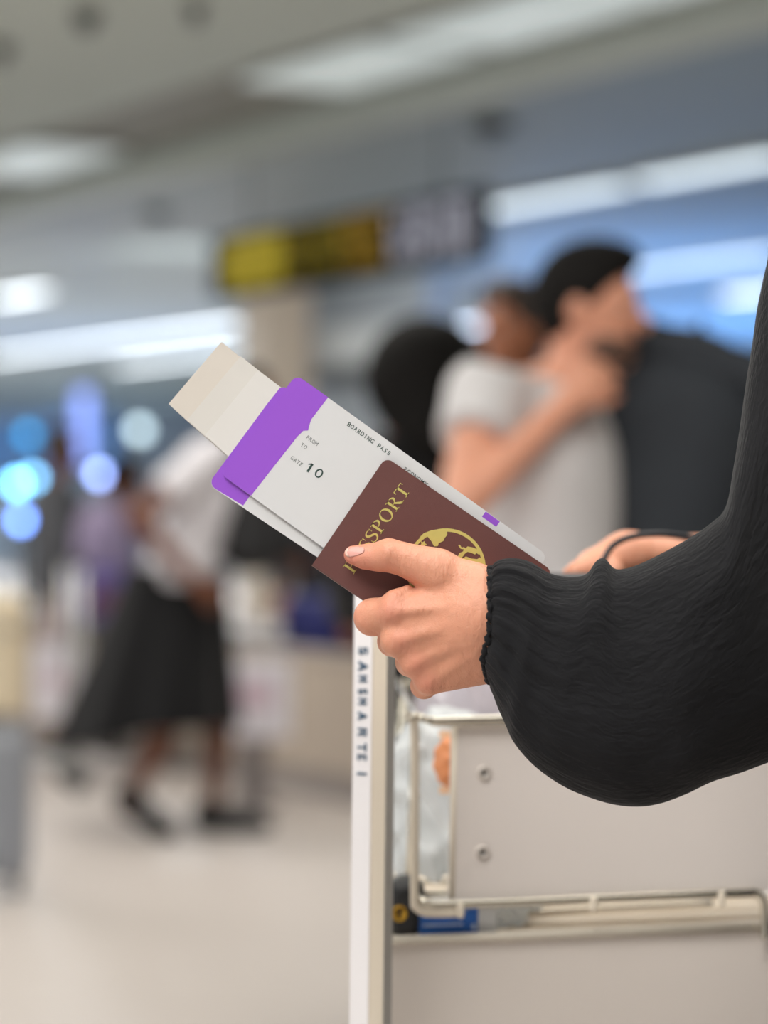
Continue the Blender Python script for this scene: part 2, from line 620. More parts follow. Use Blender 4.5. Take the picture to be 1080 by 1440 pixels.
def glyph_row(mb, xa, xb, z, h):
    x = xa
    while x > xb:
        w = h * rs.uniform(.45, .75)
        st = h * .16
        kind = rs.randrange(4)
        face_poly(mb, [(x, z - h / 2), (x, z + h / 2), (x - st, z + h / 2), (x - st, z - h / 2)])
        if kind != 0:
            face_poly(mb, [(x, z + h / 2 - st), (x, z + h / 2), (x - w, z + h / 2), (x - w, z + h / 2 - st)])
        if kind != 1:
            face_poly(mb, [(x, z - st / 2), (x, z + st / 2), (x - w * .8, z + st / 2), (x - w * .8, z - st / 2)])
        if kind > 1:
            face_poly(mb, [(x - w + st, z - h / 2), (x - w + st, z + h / 2), (x - w, z + h / 2), (x - w, z - h / 2)])
        x -= w + h * .25
b = MB(); glyph_row(b, sx_(403), sx_(478), .075, .13); b.build('lettering', M_yel2, sg, 'upper yellow line')
b = MB(); glyph_row(b, sx_(403), sx_(472), -.075, .10); b.build('lettering', M_yel2, sg, 'lower yellow line')
b = MB(); glyph_row(b, sx_(484), sx_(540), .05, .22); b.build('lettering', M_ora, sg, 'amber gate characters')
b = MB(); glyph_row(b, sx_(486), sx_(536), -.11, .08); b.build('lettering', M_ora, sg, 'small amber line')
b = MB(); glyph_row(b, sx_(552), sx_(660), .075, .14); glyph_row(b, sx_(554), sx_(656), -.075, .13); b.build('lettering', M_wht, sg, 'white lettering')

# far blue boards, light strip and lamp heads
M_board = mat('board_blue', '3a62b8', .4, var=0, emit='7fa6ee', estr=.50)
M_board2 = mat('board_blue_dim', '35598f', .4, var=0, emit='5f8cc0', estr=.30)
M_strip = mat('strip_blue', '7088d8', .4, var=0, emit='8ea6f4', estr=1.5)
def board(pa, pb, v, z0, z1, m, lab, name='light_board'):
    a, c = u_at(pa, v), u_at(pb, v)
    t = thing(name, lab, 'light board', W((a + c) / 2, v, z0), HALL_RZ)
    b = MB(); b.box((0, 0, (z1 - z0) / 2), (abs(a - c), .14, z1 - z0), None, .01); b.build('frame', M_dark, t)
    b = MB(); b.box((0, .072, (z1 - z0) / 2), (abs(a - c) - .08, .012, z1 - z0 - .08)); b.build('panel', m, t)
board(1120, 610, 31.0, 2.05, 3.50, M_board, 'wide blue backlit board on the far wall behind the man')
board(170, -30, 22.0, 1.9, 3.2, M_board2, 'dim blue board on the far wall at the left')
def pole_strip(px, py0, py1, y, w, m, lab):
    a, c = P(px, py0, y), P(px, py1, y)
    t = thing('light_column', lab, 'light column', (a.x, a.y, c.z))
    b = MB(); b.box((0, .04, (a.z - c.z) / 2), (w * 1.6, .06, a.z - c.z), None, .01); b.build('housing', M_dark, t)
    b = MB(); b.box((0, 0, (a.z - c.z) / 2), (w, .03, a.z - c.z - .1), None, .01); b.build('diffuser', m, t)
    b = MB(); b.tube([(0, .04, 0), (0, .04, -c.z)], .03, 10); b.lathe([(.18, -c.z + .03), (.18, -c.z)], (0, .04, 0)); b.build('stand', M_dark, t)
pole_strip(118, 545, 660, 32, .18, mat('strip_dim', '7088d8', .4, var=0, emit='8498dc', estr=1.0), 'vertical violet-blue light strip on a stand far at the left')
def spot(px, py, y, r, col, st, lab):
    p = P(px, py, y)
    t = thing('signal_lamp', lab, 'lamp', (p.x, p.y, 0), 0, 'small blue lamps on stands far at the left')
    m = mat('signal_' + col, col, .4, var=0, emit=col, estr=st)
    b = MB(); b.lathe([(r, .0), (r, .02), (r * .7, r * .5), (r * .2, r * .7)], (0, 0, p.z), Matrix.Rotation(PI / 2, 3, 'X')); b.build('lens', m, t)
    b = MB(); b.lathe([(r * 1.1, -.10), (r * 1.2, .0), (r * 1.02, .004)], (0, 0, p.z), Matrix.Rotation(PI / 2, 3, 'X')); b.build('housing', M_dark, t)
    b = MB(); b.tube([(0, .06, p.z), (0, .06, 0)], .02, 8); b.lathe([(.14, .03), (.14, 0)], (0, .06, 0)); b.build('stand', M_dark, t)
spot(40, 612, 30, .07, '1f8fd0', 3.0, 'teal signal lamp, highest of the lamps at the left edge')
spot(24, 680, 27, .06, '72c4ff', 13, 'pale blue signal lamp, middle of the three at the left edge')
spot(46, 672, 29, .06, '7cc8ff', 7, 'sky blue signal lamp close beside the middle one at the left edge')
spot(30, 731, 26, .055, '6f9cff', 11, 'violet-blue signal lamp, lowest at the left edge')
spot(140, 667, 26, .055, '9cb4ff', 7.5, 'periwinkle signal lamp beside the head of the person in lavender')
spot(197, 605, 33, .09, 'c4dde6', 2.4, 'pale teal signal lamp left of the woman in the white shirt')

# baggage belt
VB = 5.3
ub0, ub1 = u_at(660, VB), u_at(-60, VB)
bt = thing('baggage_belt', 'low beige baggage belt with a dark rubber top behind the walking woman', 'baggage belt', W((ub0 + ub1) / 2, VB, 0), HALL_RZ)
Lb = ub1 - ub0
npan = 7
M_belt = mat('belt_panel', 'b3a596', .5, var=.04, scale=3)
for i in range(npan):
    w = Lb / npan
    b = MB(); b.box((-Lb / 2 + w * (i + .5), -.03, .33), (w - .012, .06, .44), None, .008); b.build('panel', M_belt, bt)
b = MB(); b.box((0, -.04, .055), (Lb, .06, .11)); b.build('plinth', mat('belt_plinth', '8d8580', .5), bt)
b = MB(); b.box((0, -.045, .575), (Lb, .09, .05), None, .02); b.build('bumper', mat('belt_bumper', 'a79a8e', .4), bt)
b = MB(); b.box((0, -.55, .30), (Lb, .9, .44), None, .01); b.build('bed', M_belt, bt)
M_rub = mat('belt_rubber', '4a4a4c', .6)
for i in range(14):
    w = Lb / 14
    b = MB(); b.box((-Lb / 2 + w * (i + .5), -.56, .535), (w - .01, .90, .03), None, .006); b.build('slat', M_rub, bt)

# ------------------------------------------------------------------ people (frame: x to the person's right, y forward, z up; 1.75 m tall)
def V3(*a):
    return Vector(a)
BASE = dict(pelvis=V3(0, 0, .95), chest=V3(0, .0, 1.27), neck=V3(0, -.01, 1.46), head=V3(0, .025, 1.635),
            shL=V3(-.175, -.01, 1.40), shR=V3(.175, -.01, 1.40), elL=V3(-.235, -.03, 1.12), elR=V3(.235, -.03, 1.12),
            wrL=V3(-.235, .06, .87), wrR=V3(.235, .06, .87), hipL=V3(-.09, 0, .90), hipR=V3(.09, 0, .90),
            knL=V3(-.10, .02, .49), knR=V3(.10, .02, .49), anL=V3(-.10, -.02, .085), anR=V3(.10, -.02, .085),
            toL=V3(-.12, .16, .03), toR=V3(.12, .16, .03))
def pose(**k):
    J = {n: v.copy() for n, v in BASE.items()}
    for n, v in k.items():
        J[n] = Vector(v)
    return J

def head_frame(J, turn=0.0, nod=0.0):
    return Matrix.Rotation(turn, 3, 'Z') @ Matrix.Rotation(nod, 3, 'X')

def hand_prims(el, wr, side, curl=.5, out=None):
    d = (wr - el).normalized()
    lat = out if out is not None else V3(side, 0, 0)
    lat = (lat - d * lat.dot(d)).normalized()       # back of the hand
    acr = d.cross(lat)                               # across the palm
    if acr.y < 0:
        acr = -acr                                   # thumb forward
    pr = [(cone(wr, wr + d * .045 + acr * .02, .026, .022), .015), (cone(wr, wr + d * .075 + acr * .018, .022, .016), .015),
          (cone(wr, wr + d * .075 - acr * .018, .022, .016), .015)]
    for i, (o, ln) in enumerate(((.030, .070), (.010, .080), (-.010, .074), (-.028, .058))):
        a = wr + d * .078 + acr * o
        b = a + (d * math.cos(curl) - lat * math.sin(curl)) * ln * .55
        c = b + (d * math.cos(curl * 2.4) - lat * math.sin(curl * 2.4)) * ln * .5
        pr += [(cone(a, b, .0105, .0095), .006), (cone(b, c, .0095, .0085), .004)]
    t0 = wr + d * .025 + acr * .022
    t1 = t0 + d * .035 + acr * .028 - lat * .01
    t2 = t1 + d * .032 + acr * .004 - lat * .012
    pr += [(cone(t0, t1, .014, .011), .008), (cone(t1, t2, .011, .0095), .004)]
    return pr

def body_prims(J, R, fem=0.0, curl=.5, fat=1.0):
    pe, ch, ne, hd = J['pelvis'], J['chest'], J['neck'], J['head']
    mid = (pe + ch) / 2
    p = [ell(pe - V3(0, 0, .02), (.165, .115, .13)), (ell(mid, (.142 * fat, .105 * fat, .19)), .06), (ell(ch, (.170 * fat, .118 * fat, .20)), .05),
         (cone(J['shL'], J['shR'], .058), .05), (cone(ne - V3(0, 0, .05), hd - V3(0, .01, .06), .058, .05), .03)]
    H_ = lambda x, y, z: hd + R @ V3(x, y, z)
    p += [(ell(hd + R @ V3(0, -.005, .012), (.074, .094, .105), R), .03), (ell(H_(0, .030, -.062), (.053, .058, .055), R), .03),
          (ell(H_(0, .074, -.095), (.024, .02, .017), R), .02),
          (cone(H_(0, .088, .012), H_(0, .112, -.024), .009, .014), .012),
          (ell(H_(.034, .093, .008), (.018, .014, .012), R), .008, 'sub'), (ell(H_(-.034, .093, .008), (.018, .014, .012), R), .008, 'sub'),
          (cone(H_(-.045, .083, .030), H_(.045, .083, .030), .011), .012),
          (cone(H_(-.018, .088, -.056), H_(.018, .088, -.056), .008), .006), (cone(H_(-.016, .087, -.068), H_(.016, .087, -.068), .008), .006)]
    for s in (-1, 1):
        p += [(ell(H_(s * .076, -.012, -.004), (.012, .022, .032), R), .008)]
    for s, q in ((-1, 'L'), (1, 'R')):
        sh, el, wr = J['sh' + q], J['el' + q], J['wr' + q]
        p += [(cone(sh, el, .052, .040), .03), (cone(el, wr, .041, .026), .01)]
        p += hand_prims(el, wr, s, curl)
        hp, kn, an, to = J['hip' + q], J['kn' + q], J['an' + q], J['to' + q]
        back = V3(0, -.018, 0)
        p += [(cone(hp, kn, .084, .056), .04), (cone(kn, an, .052, .036), .02), (ell(kn * .68 + an * .32 + back, (.050, .052, .12)), .03),
              (cone(an + V3(0, -.03, -.045), to, .036, .026), .03)]
    if fem:
        p += [(ell(ch + V3(-.075, .10, -.02), (.06, .05, .06)), .04), (ell(ch + V3(.075, .10, -.02), (.06, .05, .06)), .04)]
    return p

def bounds(J, pad=.16):
    vs = np.array([list(v) for v in J.values()])
    lo, hi = vs.min(0) - pad, vs.max(0) + pad
    lo[2] = min(lo[2], -.02)
    hi[2] = max(hi[2], J['head'].z + .16)
    return lo, hi

def lerp(a, b, t):
    return a + (b - a) * t

def top_prims(J, fl, sleeve, loose=.02, fem=0.0, fat=1.0):
    pe, ch, ne = J['pelvis'], J['chest'], J['neck']
    mid = (pe + ch) / 2
    p = [ell(pe, (.17 + loose, .12 + loose, .17)), (ell(mid, (.150 * fat + loose, .112 * fat + loose, .21)), .08), (ell(ch, (.175 * fat + loose, .122 * fat + loose, .205)), .06),
         (cone(J['shL'], J['shR'], .058 + loose * .6), .05)]
    if fem:
        p += [(ell(ch + V3(s * .075, .10, -.02), (.065, .055, .065)), .05) for s in (-1, 1)]
    for q in 'LR':
        sh, el, wr = J['sh' + q], J['el' + q], J['wr' + q]
        if sleeve <= 1:
            e = lerp(sh, el, sleeve)
            p += [(cut(cone(sh, lerp(sh, el, sleeve + .15), .062 + loose * .6, .056 + loose), plane(e, el - sh)), .03)]
        else:
            e = lerp(el, wr, sleeve - 1)
            p += [(cone(sh, el, .062 + loose * .5, .054 + loose * .5), .03),
                  (cut(cone(el, wr, .054 + loose * .5, .038 + loose * .5), plane(e, wr - el)), .015)]
    return p

def garment_top(name, J, m, par, sc, hem=.84, sleeve=.55, loose=.02, h=.011, fem=0.0, fat=1.0, extra=()):
    f = union(top_prims(J, 0, sleeve, loose, fem, fat) + list(extra), .05)
    ne = J['neck']
    g = cut(f, plane((0, 0, hem), (0, 0, -1)), plane(ne + V3(0, 0, .025), V3(0, .25, 1)))
    lo, hi = bounds(J)
    lo[2] = hem - .05
    return sdf_obj(name, g, lo, hi, h, m, par, 1, sc)

def trousers(name, J, m, par, sc, waist=.98, hemf=.92, loose=.018, h=.011):
    p = [ell(J['pelvis'], (.168 + loose * .6, .118 + loose * .6, .15))]
    for q in 'LR':
        hp, kn, an = J['hip' + q], J['kn' + q], J['an' + q]
        if hemf > 1:
            hemf = 1
        e = lerp(kn, an, hemf)
        p += [(cone(hp, kn, .088 + loose * .6, .062 + loose), .02), (cut(cone(kn, an, .062 + loose, .046 + loose), plane(e, an - kn)), .01)]
    f = cut(union(p, .04), plane((0, 0, waist), (0, 0, 1)))
    lo, hi = bounds(J)
    hi[2] = waist + .05
    return sdf_obj(name, f, lo, hi, h, m, par, 1, sc)

def shoe(J, q, m, par, sc, label=None):
    an, to = J['an' + q], J['to' + q]
    heel = an + (an - to).normalized() * .035
    d = (to - an)
    f = union([cone(V3(heel.x, heel.y, heel.z - .040), to - V3(0, 0, .002), .050, .044), (cone(an + V3(0, 0, -.01), an + V3(0, 0, .03), .046, .044), .03)], .02)
    f = cut(f, plane((0, 0, an.z + .03), (0, 0, 1)), plane((0, 0, .0005), (0, 0, -1)))
    lo = np.minimum(np.array(an), np.array(to)) - .14
    hi = np.maximum(np.array(an), np.array(to)) + .14
    return sdf_obj('shoe', f, lo, hi, .008, m, par, 1, sc, label)

def hair(J, R, m, par, sc, style='short', h=.008):
    hd = J['head']
    H_ = lambda x, y, z: hd + R @ V3(x, y, z)
    sk = [ell(H_(0, -.014, .022), (.084, .103, .112), R)]
    if style == 'short':
        f = cut(union(sk + [(ell(H_(0, .035, .10), (.062, .065, .038), R), .03)], .02), plane(H_(0, .050, .045), R @ V3(0, 1, -.85)), plane(H_(0, -.02, -.045), R @ V3(0, .8, -1)))
    elif style == 'big':
        f = cut(union([ell(H_(0, -.06, .02), (.175, .165, .175), R), (ell(H_(0, -.10, -.10), (.155, .12, .16), R), .04), (ell(H_(-.15, .055, -.05), (.09, .045, .075), R), .01, 'sub')], .03), plane(H_(0, .09, 0), R @ V3(0, 1, -.1)))
    else:
        f = cut(union(sk + [(ell(H_(0, -.06, -.08), (.08, .055, .12), R), .03)], .02), plane(H_(0, .035, .05), R @ V3(0, 1, -.6)))
    c = np.array(hd)
    return sdf_obj('hair', f, c - .32, c + .25, h, m, par, 1, sc)

def eyes(J, R, par, sc):
    hd = J['head']
    for s in (-1, 1):
        c = (hd + R @ V3(s * .033, .0655, .008)) * sc
        b = MB(); b.lathe([(.0125 * math.sin(a) * sc, -.0125 * math.cos(a) * sc) for a in [PI * i / 10 for i in range(1, 10)]], c, R @ Matrix.Rotation(-PI / 2, 3, 'X'), 14)
        o = b.build('eye', M_eye, par)
        b = MB(); b.lathe([(.006 * sc, .0118 * sc), (.003 * sc, .0131 * sc)], c, R @ Matrix.Rotation(-PI / 2, 3, 'X'), 12)
        b.build('iris', M_iris, o)

M_eye = mat('eye_white', 'e8e4de', .2, var=0)
M_iris = mat('iris', '2a1a12', .2, var=0)
SK_LIGHT = mat('skin_fair', 'dc9c80', .5, var=.08, scale=18, sss=.1)
SK_TAN = mat('skin_tan', 'a8694a', .5, var=.08, scale=18)
SK_BROWN = mat('skin_brown', '70432d', .5, var=.08, scale=18)
M_hair = mat('hair_black', '151312', .8, spec=.15, var=.2, scale=90, stretch=(1, 1, .2), bump=.002)
M_hairbrown = mat('hair_brown', '3a2e28', .55, var=.2, scale=90, stretch=(1, 1, .2), bump=.002)
def cloth(name, col, **k):
    return mat('cloth_' + name, col, k.pop('rough', .85), var=.06, scale=25, bump=.0012, bscale=60, spec=.2, sheen=.1, **k)

def person(label, J, loc, yaw, H=1.75, skin=SK_TAN, turn=0.0, nod=0.0, hairstyle='short', hairm=M_hair, wear=(), shoes=None, fem=0.0, curl=.5, h=.0095, fat=1.0, group=None):
    sc = H / 1.75
    t = thing('person', label, 'person', loc, yaw, group)
    R = head_frame(J, turn, nod)
    lo, hi = bounds(J)
    sdf_obj('body', union(body_prims(J, R, fem, curl, fat), .03), lo, hi, h, skin, t, 1, sc)
    if hairstyle:
        hair(J, R, hairm, t, sc, hairstyle)
    eyes(J, R, t, sc)
    for fn in wear:
        fn(J, t, sc)
    if shoes:
        for q in 'LR':
            shoe(J, q, shoes, t, sc)
    return t

YR = -PI / 2    # facing the photograph's right
YL = PI / 2     # facing its left

# man in the pale T-shirt, hand raised to the strap at his neck, charcoal pack on his chest
JM = pose(chest=(0, -.01, 1.30), shR=(.17, -.11, 1.45), elR=(.34, -.15, 1.235), wrR=(.215, .045, 1.435), shL=(-.165, .02, 1.43), elL=(-.25, -.05, 1.15), wrL=(-.26, .0, .89), head=(0, .075, 1.625), neck=(0, 0, 1.46))
man_loc = P(774, 720, 5.05); man_loc.z = 0
M_tee = cloth('pale_tee', 'd0cdce')
HM = 1.665
def beard(J, t, sc):
    hd = J['head']; R = head_frame(J, -.25, -.05)
    H_ = lambda x, y, z: hd + R @ V3(x, y, z)
    f = cut(ell(H_(0, .030, -.070), (.060, .066, .058), R), plane(H_(0, .02, -.048), R @ V3(0, .15, 1)), plane(H_(0, .0, -.06), R @ V3(0, -1, 0)))
    c = np.array(hd)
    sdf_obj('beard', f, c - .2, c + .18, .006, mat('beard', '5d4438', .7, var=.2, scale=120), t, 1, sc)
person('dark-haired man in a pale T-shirt with one hand raised to his neck', JM, man_loc, YR - .12, HM, SK_LIGHT, -.1, -.08, 'short',
       wear=[lambda J, t, s: garment_top('t_shirt', J, M_tee, t, s, .80, .40, .022),
             lambda J, t, s: trousers('trousers', J, cloth('charcoal', '33343a'), t, s), beard], shoes=mat('shoe_black', '1a1a1c', .4), curl=.55)

def pack(name, label, loc, yaw, size, m, seed=1, strap_m=None, strap=True):
    """A rucksack: main body, front pocket, lid, straps; y is the side away from the wearer."""
    w, d, hh = size
    t = thing(name, label, 'backpack', loc, yaw)
    b_ = [rbox((0, 0, hh / 2), (w / 2, d / 2, hh / 2), min(w, d) * .42), (ell((0, 0, hh * .85), (w * .46, d * .5, hh * .22)), .05)]
    sdf_obj('main_body', union(b_, .05), (-w * .7, -d * .8, -.05), (w * .7, d * .8, hh * 1.2), .012, m, t)
    sdf_obj('front_pocket', rbox((0, d * .52, hh * .34), (w * .36, d * .17, hh * .25), d * .15), (-w * .6, 0, -.05), (w * .6, d, hh), .01, m, t)
    sdf_obj('lid', rbox((0, d * .06, hh * .97), (w * .46, d * .48, hh * .07), hh * .06), (-w * .7, -d, hh * .7), (w * .7, d, hh * 1.2), .01, m, t)
    if strap:
        for s in (-1, 1):
            b = MB()
            pts = bez([(s * w * .28, -d * .45, hh * .92), (s * w * .30, -d * .62, hh * .98), (s * w * .36, -d * .78, hh * .80), (s * w * .40, -d * .72, hh * .45), (s * w * .34, -d * .46, hh * .12)], 6)
            b.tube(pts, .017, 8); b.build('strap', strap_m or m, t)
    b = MB(); b.tube(bez([(-.05, -.01, hh * .99), (-.04, -.01, hh * 1.07), (.04, -.01, hh * 1.07), (.05, -.01, hh * .99)], 5), .009, 8); b.build('grab_handle', strap_m or m, t)
    b = MB(); b.tube([(-w * .30, d * .66, hh * .50), (w * .30, d * .66, hh * .50)], .004, 6); b.build('zip', M_alu, t)
    return t
M_packm = mat('pack_charcoal', '2e333a', .8, var=.10, scale=20, bump=.002, bscale=60)
pl = P(938, 720, 5.28)
pk = pack('backpack', 'big charcoal backpack worn on the chest of the man in the pale T-shirt', (pl.x - .125, pl.y, .89), YR - .08, (.38, .34, .62), M_packm)
pk.rotation_euler[0] = -.30
b = MB()
sp = [P(850, 530, 5.50), P(826, 520, 5.42), P(802, 570, 5.36), P(808, 650, 5.37), P(852, 720, 5.42)]
b.tube(bez(sp, 6), .014, 8)
tag(b.build('bag_strap', mat('strap_grey', '56595e', .8)), 'dark grey bag strap hanging down the pale T-shirt', 'strap')

# second head behind him
JW = pose(head=(0, .03, 1.62))
q = P(738, 720, 7.3); q.z = 0
person('brown-haired person in dark clothes just behind the man in the pale T-shirt', JW, q, YL + .5, 1.79, SK_TAN, .1, 0, 'short', M_hairbrown,
       wear=[lambda J, t, s: garment_top('jacket', J, cloth('dark_grey', '36383c'), t, s, .80, 1.9, .02),
             lambda J, t, s: trousers('trousers', J, cloth('charcoal', '33343a'), t, s)], shoes=mat('shoe_black', '1a1a1c', .4))

# person in black with big black hair, seen from the side
JB = pose(head=(-.08, .05, 1.60), neck=(-.03, 0, 1.45), elL=(-.25, .02, 1.12), wrL=(-.20, .20, 1.0))
q = P(625, 720, 6.6); q.z = 0
M_blk = cloth('black', '1c1c1f')
person('person in black with a large mass of black hair and brown face turned away', JB, q, .35, 1.60, SK_TAN, .60, -.15, 'big', M_hair,
       wear=[lambda J, t, s: garment_top('jacket', J, M_blk, t, s, .70, 1.9, .035),
             lambda J, t, s: trousers('trousers', J, M_blk, t, s)], shoes=mat('shoe_black', '1a1a1c', .4))

# woman striding to the right: white shirt, wide black skirt
JS = pose(pelvis=(0, -.02, .95), chest=(0, .08, 1.26), neck=(0, .17, 1.45), head=(0, .235, 1.60), shL=(-.17, .15, 1.39), shR=(.17, .11, 1.39),
          elR=(.255, -.16, 1.17), wrR=(.235, .05, .94), elL=(-.23, .10, 1.12), wrL=(-.17, .33, 1.02),
          hipL=(-.09, -.01, .90), hipR=(.09, -.01, .90), knL=(-.09, .13, .50), anL=(-.09, .09, .085), toL=(-.09, .27, .03),
          knR=(.09, -.02, .50), anR=(.09, -.19, .16), toR=(.10, -.07, .035))
M_white = cloth('white', 'd6d3d8')
def skirt(J, t, s):
    pe = J['pelvis']
    def f(p):
        z = p[:, 2]
        k = np.clip((.99 - z) / .60, 0, 1.05)
        cx, cy = 0.0, -.02 - .07 * k
        x, y = p[:, 0] - cx, p[:, 1] - cy
        th = np.arctan2(y, x)
        r = .195 + .12 * k + .018 * k * np.sin(9 * th + 1.3) + .012 * k * np.sin(5 * th)
        rx = r * .9
        ry = r * np.where(y < 0, 1.05 + .18 * k, .88)
        d = (np.sqrt((x / rx) ** 2 + (y / ry) ** 2) - 1) * r * .75
        hem = .405 - .10 * np.clip(-y / .4, 0, 1)
        return np.maximum(np.maximum(d, z - .99), hem - z)
    sdf_obj('skirt', f, (-.55, -.75, .2), (.55, .5, 1.05), .012, cloth('skirt_black', '151517'), t, 1, s)
q = P(262, 720, 9.85); q.z = 0
person('woman in a white shirt and flared black skirt striding to the right', JS, q, YR, 1.72, SK_BROWN, 0, -.1, 'long', M_hair,
       wear=[lambda J, t, s: garment_top('shirt', J, M_white, t, s, .90, .62, .022, fem=1), skirt], shoes=mat('shoe_black', '1a1a1c', .4), fem=1)
pl = P(330, 720, 9.8)
pack('backpack', 'black backpack carried on the chest of the woman in the white shirt', (pl.x + .06, pl.y + .06, .95), YR, (.34, .24, .50), mat('pack_black', '202022', .8, var=.1, scale=20, bump=.002))

# person in lavender
JL = pose(head=(0, .10, 1.59), neck=(0, .05, 1.45), elR=(.24, .03, 1.13), wrR=(.12, .22, 1.02), elL=(-.24, .03, 1.13), wrL=(-.13, .22, 1.02))
q = P(150, 720, 12.15); q.z = 0
M_lav = cloth('lavender', '8b7f9a')
person('person in a lavender blouse and dark grey skirt behind the striding woman', JL, q, YR + .35, 1.44, SK_BROWN, 0, -.2, 'short', M_hair,
       wear=[lambda J, t, s: garment_top('blouse', J, M_lav, t, s, .80, 1.45, .035, fem=1, fat=1.1),
             lambda J, t, s: trousers('trousers', J, cloth('dark_olive', '4c4a48'), t, s)], shoes=mat('shoe_pale', 'b8b4b4', .5), fem=1)
# person in dark grey at the left
JG = pose(elR=(.24, -.02, 1.12), wrR=(.22, .08, .90))
q = P(80, 720, 12.6); q.z = 0
person('person in a grey jacket with brown face, farthest left of the walkers', JG, q, YR + .35, 1.56, SK_BROWN, .3, 0, 'short', M_hairbrown,
       wear=[lambda J, t, s: garment_top('jacket', J, cloth('mid_grey', '48494d'), t, s, .78, 1.9, .03),
             lambda J, t, s: trousers('trousers', J, cloth('taupe', '968a82'), t, s)], shoes=mat('shoe_brown', '4a3a32', .5))
# person behind the belt
JK = pose(elR=(.26, .0, 1.12), wrR=(.24, .12, .90), wrL=(-.21, .16, .92), head=(0, .04, 1.62))
q = P(462, 720, 13.85); q.z = 0
person('person in charcoal behind the baggage belt reaching down over it', pose(chest=(0, .16, 1.21), neck=(0, .24, 1.37), shR=(.20, .22, 1.26), shL=(-.17, .18, 1.30), elL=(-.22, .22, 1.02), wrL=(-.2, .34, .86), elR=(.34, .33, .95), wrR=(.37, .50, .745), head=(0, .33, 1.49)), q, PI + .25, 1.70, SK_TAN, 0, -.2, 'short', M_hair,
       wear=[lambda J, t, s: garment_top('jacket', J, cloth('charcoal_top', '45464c'), t, s, .80, 1.75, .025),
             lambda J, t, s: trousers('trousers', J, cloth('charcoal', '33343a'), t, s)], shoes=mat('shoe_black', '1a1a1c', .4))

# ------------------------------------------------------------------ luggage in the hall
def shopping_bag(label, loc, yaw, size, m, printm):
    w, d, hh = size
    t = thing('shopping_bag', label, 'bag', loc, yaw)
    b = MB()
    e = .004
    b.box((0, -d / 2, hh / 2), (w, e, hh)); b.box((0, d / 2, hh / 2), (w, e, hh)); b.box((-w / 2, 0, hh / 2), (e, d, hh)); b.box((w / 2, 0, hh / 2), (e, d, hh)); b.box((0, 0, e / 2), (w, d, e))
    b.build('bag_body', m, t)
    for s in (-1, 1):
        b = MB(); b.tube(bez([(-w * .2, s * d / 2, hh * .95), (-w * .16, s * d * .25, hh + .09), (0, 0, hh + .13), (w * .16, s * d * .25, hh + .09), (w * .2, s * d / 2, hh * .95)], 6), .004, 8)
        b.build('handle', printm, t)
    b = MB(); b.prism(rounded([(-w * .28, hh * .35), (w * .12, hh * .35), (w * .12, hh * .68), (-w * .28, hh * .68)], .03), -d / 2 - .0035, -d / 2 - .002, lambda a, c, z: Vector((a, z, c))); b.build('print', printm, t)
    return t
M_bagw = mat('bag_white', 'eeeaf2', .6)
M_bagp = mat('bag_pink', 'dcc2d0', .6)
q = P(78, 1008, 12.25)
shopping_bag('white paper bag with a pale pink print near the left edge, by the grey jacket', (q.x, q.y, q.z), .3, (.17, .10, .33), M_bagw, M_bagp)
# white notice on a grey stand
q = P(368, 1118, 10.75)
st = thing('notice_stand', 'white notice with a pink print on a grey stand before the baggage belt', 'notice', (q.x, q.y, 0), -.1)
b = MB(); b.box((0, 0, .43), (.245, .03, .315), None, .012); b.build('notice_board', M_bagw, st)
b = MB(); b.prism(rounded([(-.09, .40), (.05, .40), (.05, .50), (-.09, .50)], .02), -.0175, -.0155, lambda a, c, z: Vector((a, z, c))); b.build('print', M_bagp, st)
b = MB(); b.box((-.035, .03, .15), (.11, .03, .28), None, .01); b.build('post', mat('stand_grey', '857d7c', .5), st)
b = MB(); b.box((-.035, .03, .012), (.20, .16, .024), None, .01); b.build('base', mat('stand_grey', '857d7c', .5), st)

def suitcase(label, loc, yaw, size, m, ribs=5, flat=False, dark=M_dark):
    w, d, hh = size
    t = thing('suitcase', label, 'suitcase', loc, yaw)
    z0 = .05 if not flat else 0
    b = MB(); b.box((0, 0, z0 + hh / 2), (w, d, hh), None, min(w, d, hh) * .22); b.build('shell', m, t)
    for i in range(ribs):
        x = -w / 2 + w * (i + 1) / (ribs + 1)
        b = MB(); b.box((x, -d / 2 - .002, z0 + hh / 2), (.014, .012, hh * .78), None, .004); b.build('rib', m, t)
    b = MB(); b.tube([(0, -d / 2 + d * .5, z0), (0, 0, z0 + hh * .999)], .003, 6)
    if not flat:
        for sx in (-1, 1):
            for sy in (-1, 1):
                b = MB(); b.lathe([(.022, -.012), (.025, 0), (.022, .012)], (sx * w * .38, sy * d * .32, .025), Matrix.Rotation(PI / 2, 3, 'Y'), 14); b.build('wheel', dark, t)
                b = MB(); b.box((sx * w * .38, sy * d * .32, .052), (.04, .04, .02)); b.build('wheel_mount', dark, t)
        b = MB(); b.tube([(-.06, 0, z0 + hh - .02), (-.06, 0, z0 + hh + .02), (.06, 0, z0 + hh + .02), (.06, 0, z0 + hh - .02)], .009, 8); b.build('carry_handle', dark, t)
    else:
        b = MB(); b.tube(bez([(-.07, -d / 2 - .0, hh * .5), (-.06, -d / 2 - .03, hh * .5), (.06, -d / 2 - .03, hh * .5), (.07, -d / 2, hh * .5)], 5), .009, 8); b.build('carry_handle', dark, t)
    return t
q = P(-12, 1245, 8.35)
suitcase('grey upright suitcase at the left edge with a cream case on it', (q.x - .06, q.y, 0), .15, (.36, .24, .47), mat('case_grey', '9498a0', .4), 5)
cb = thing('vanity_case', 'cream case standing on the grey suitcase at the left edge', 'case', (q.x - .05, q.y, .5505), .12)
b = MB(); b.box((0, 0, .185), (.31, .2, .37), None, .03); b.build('shell', mat('case_cream', 'd8c9ae', .5), cb)
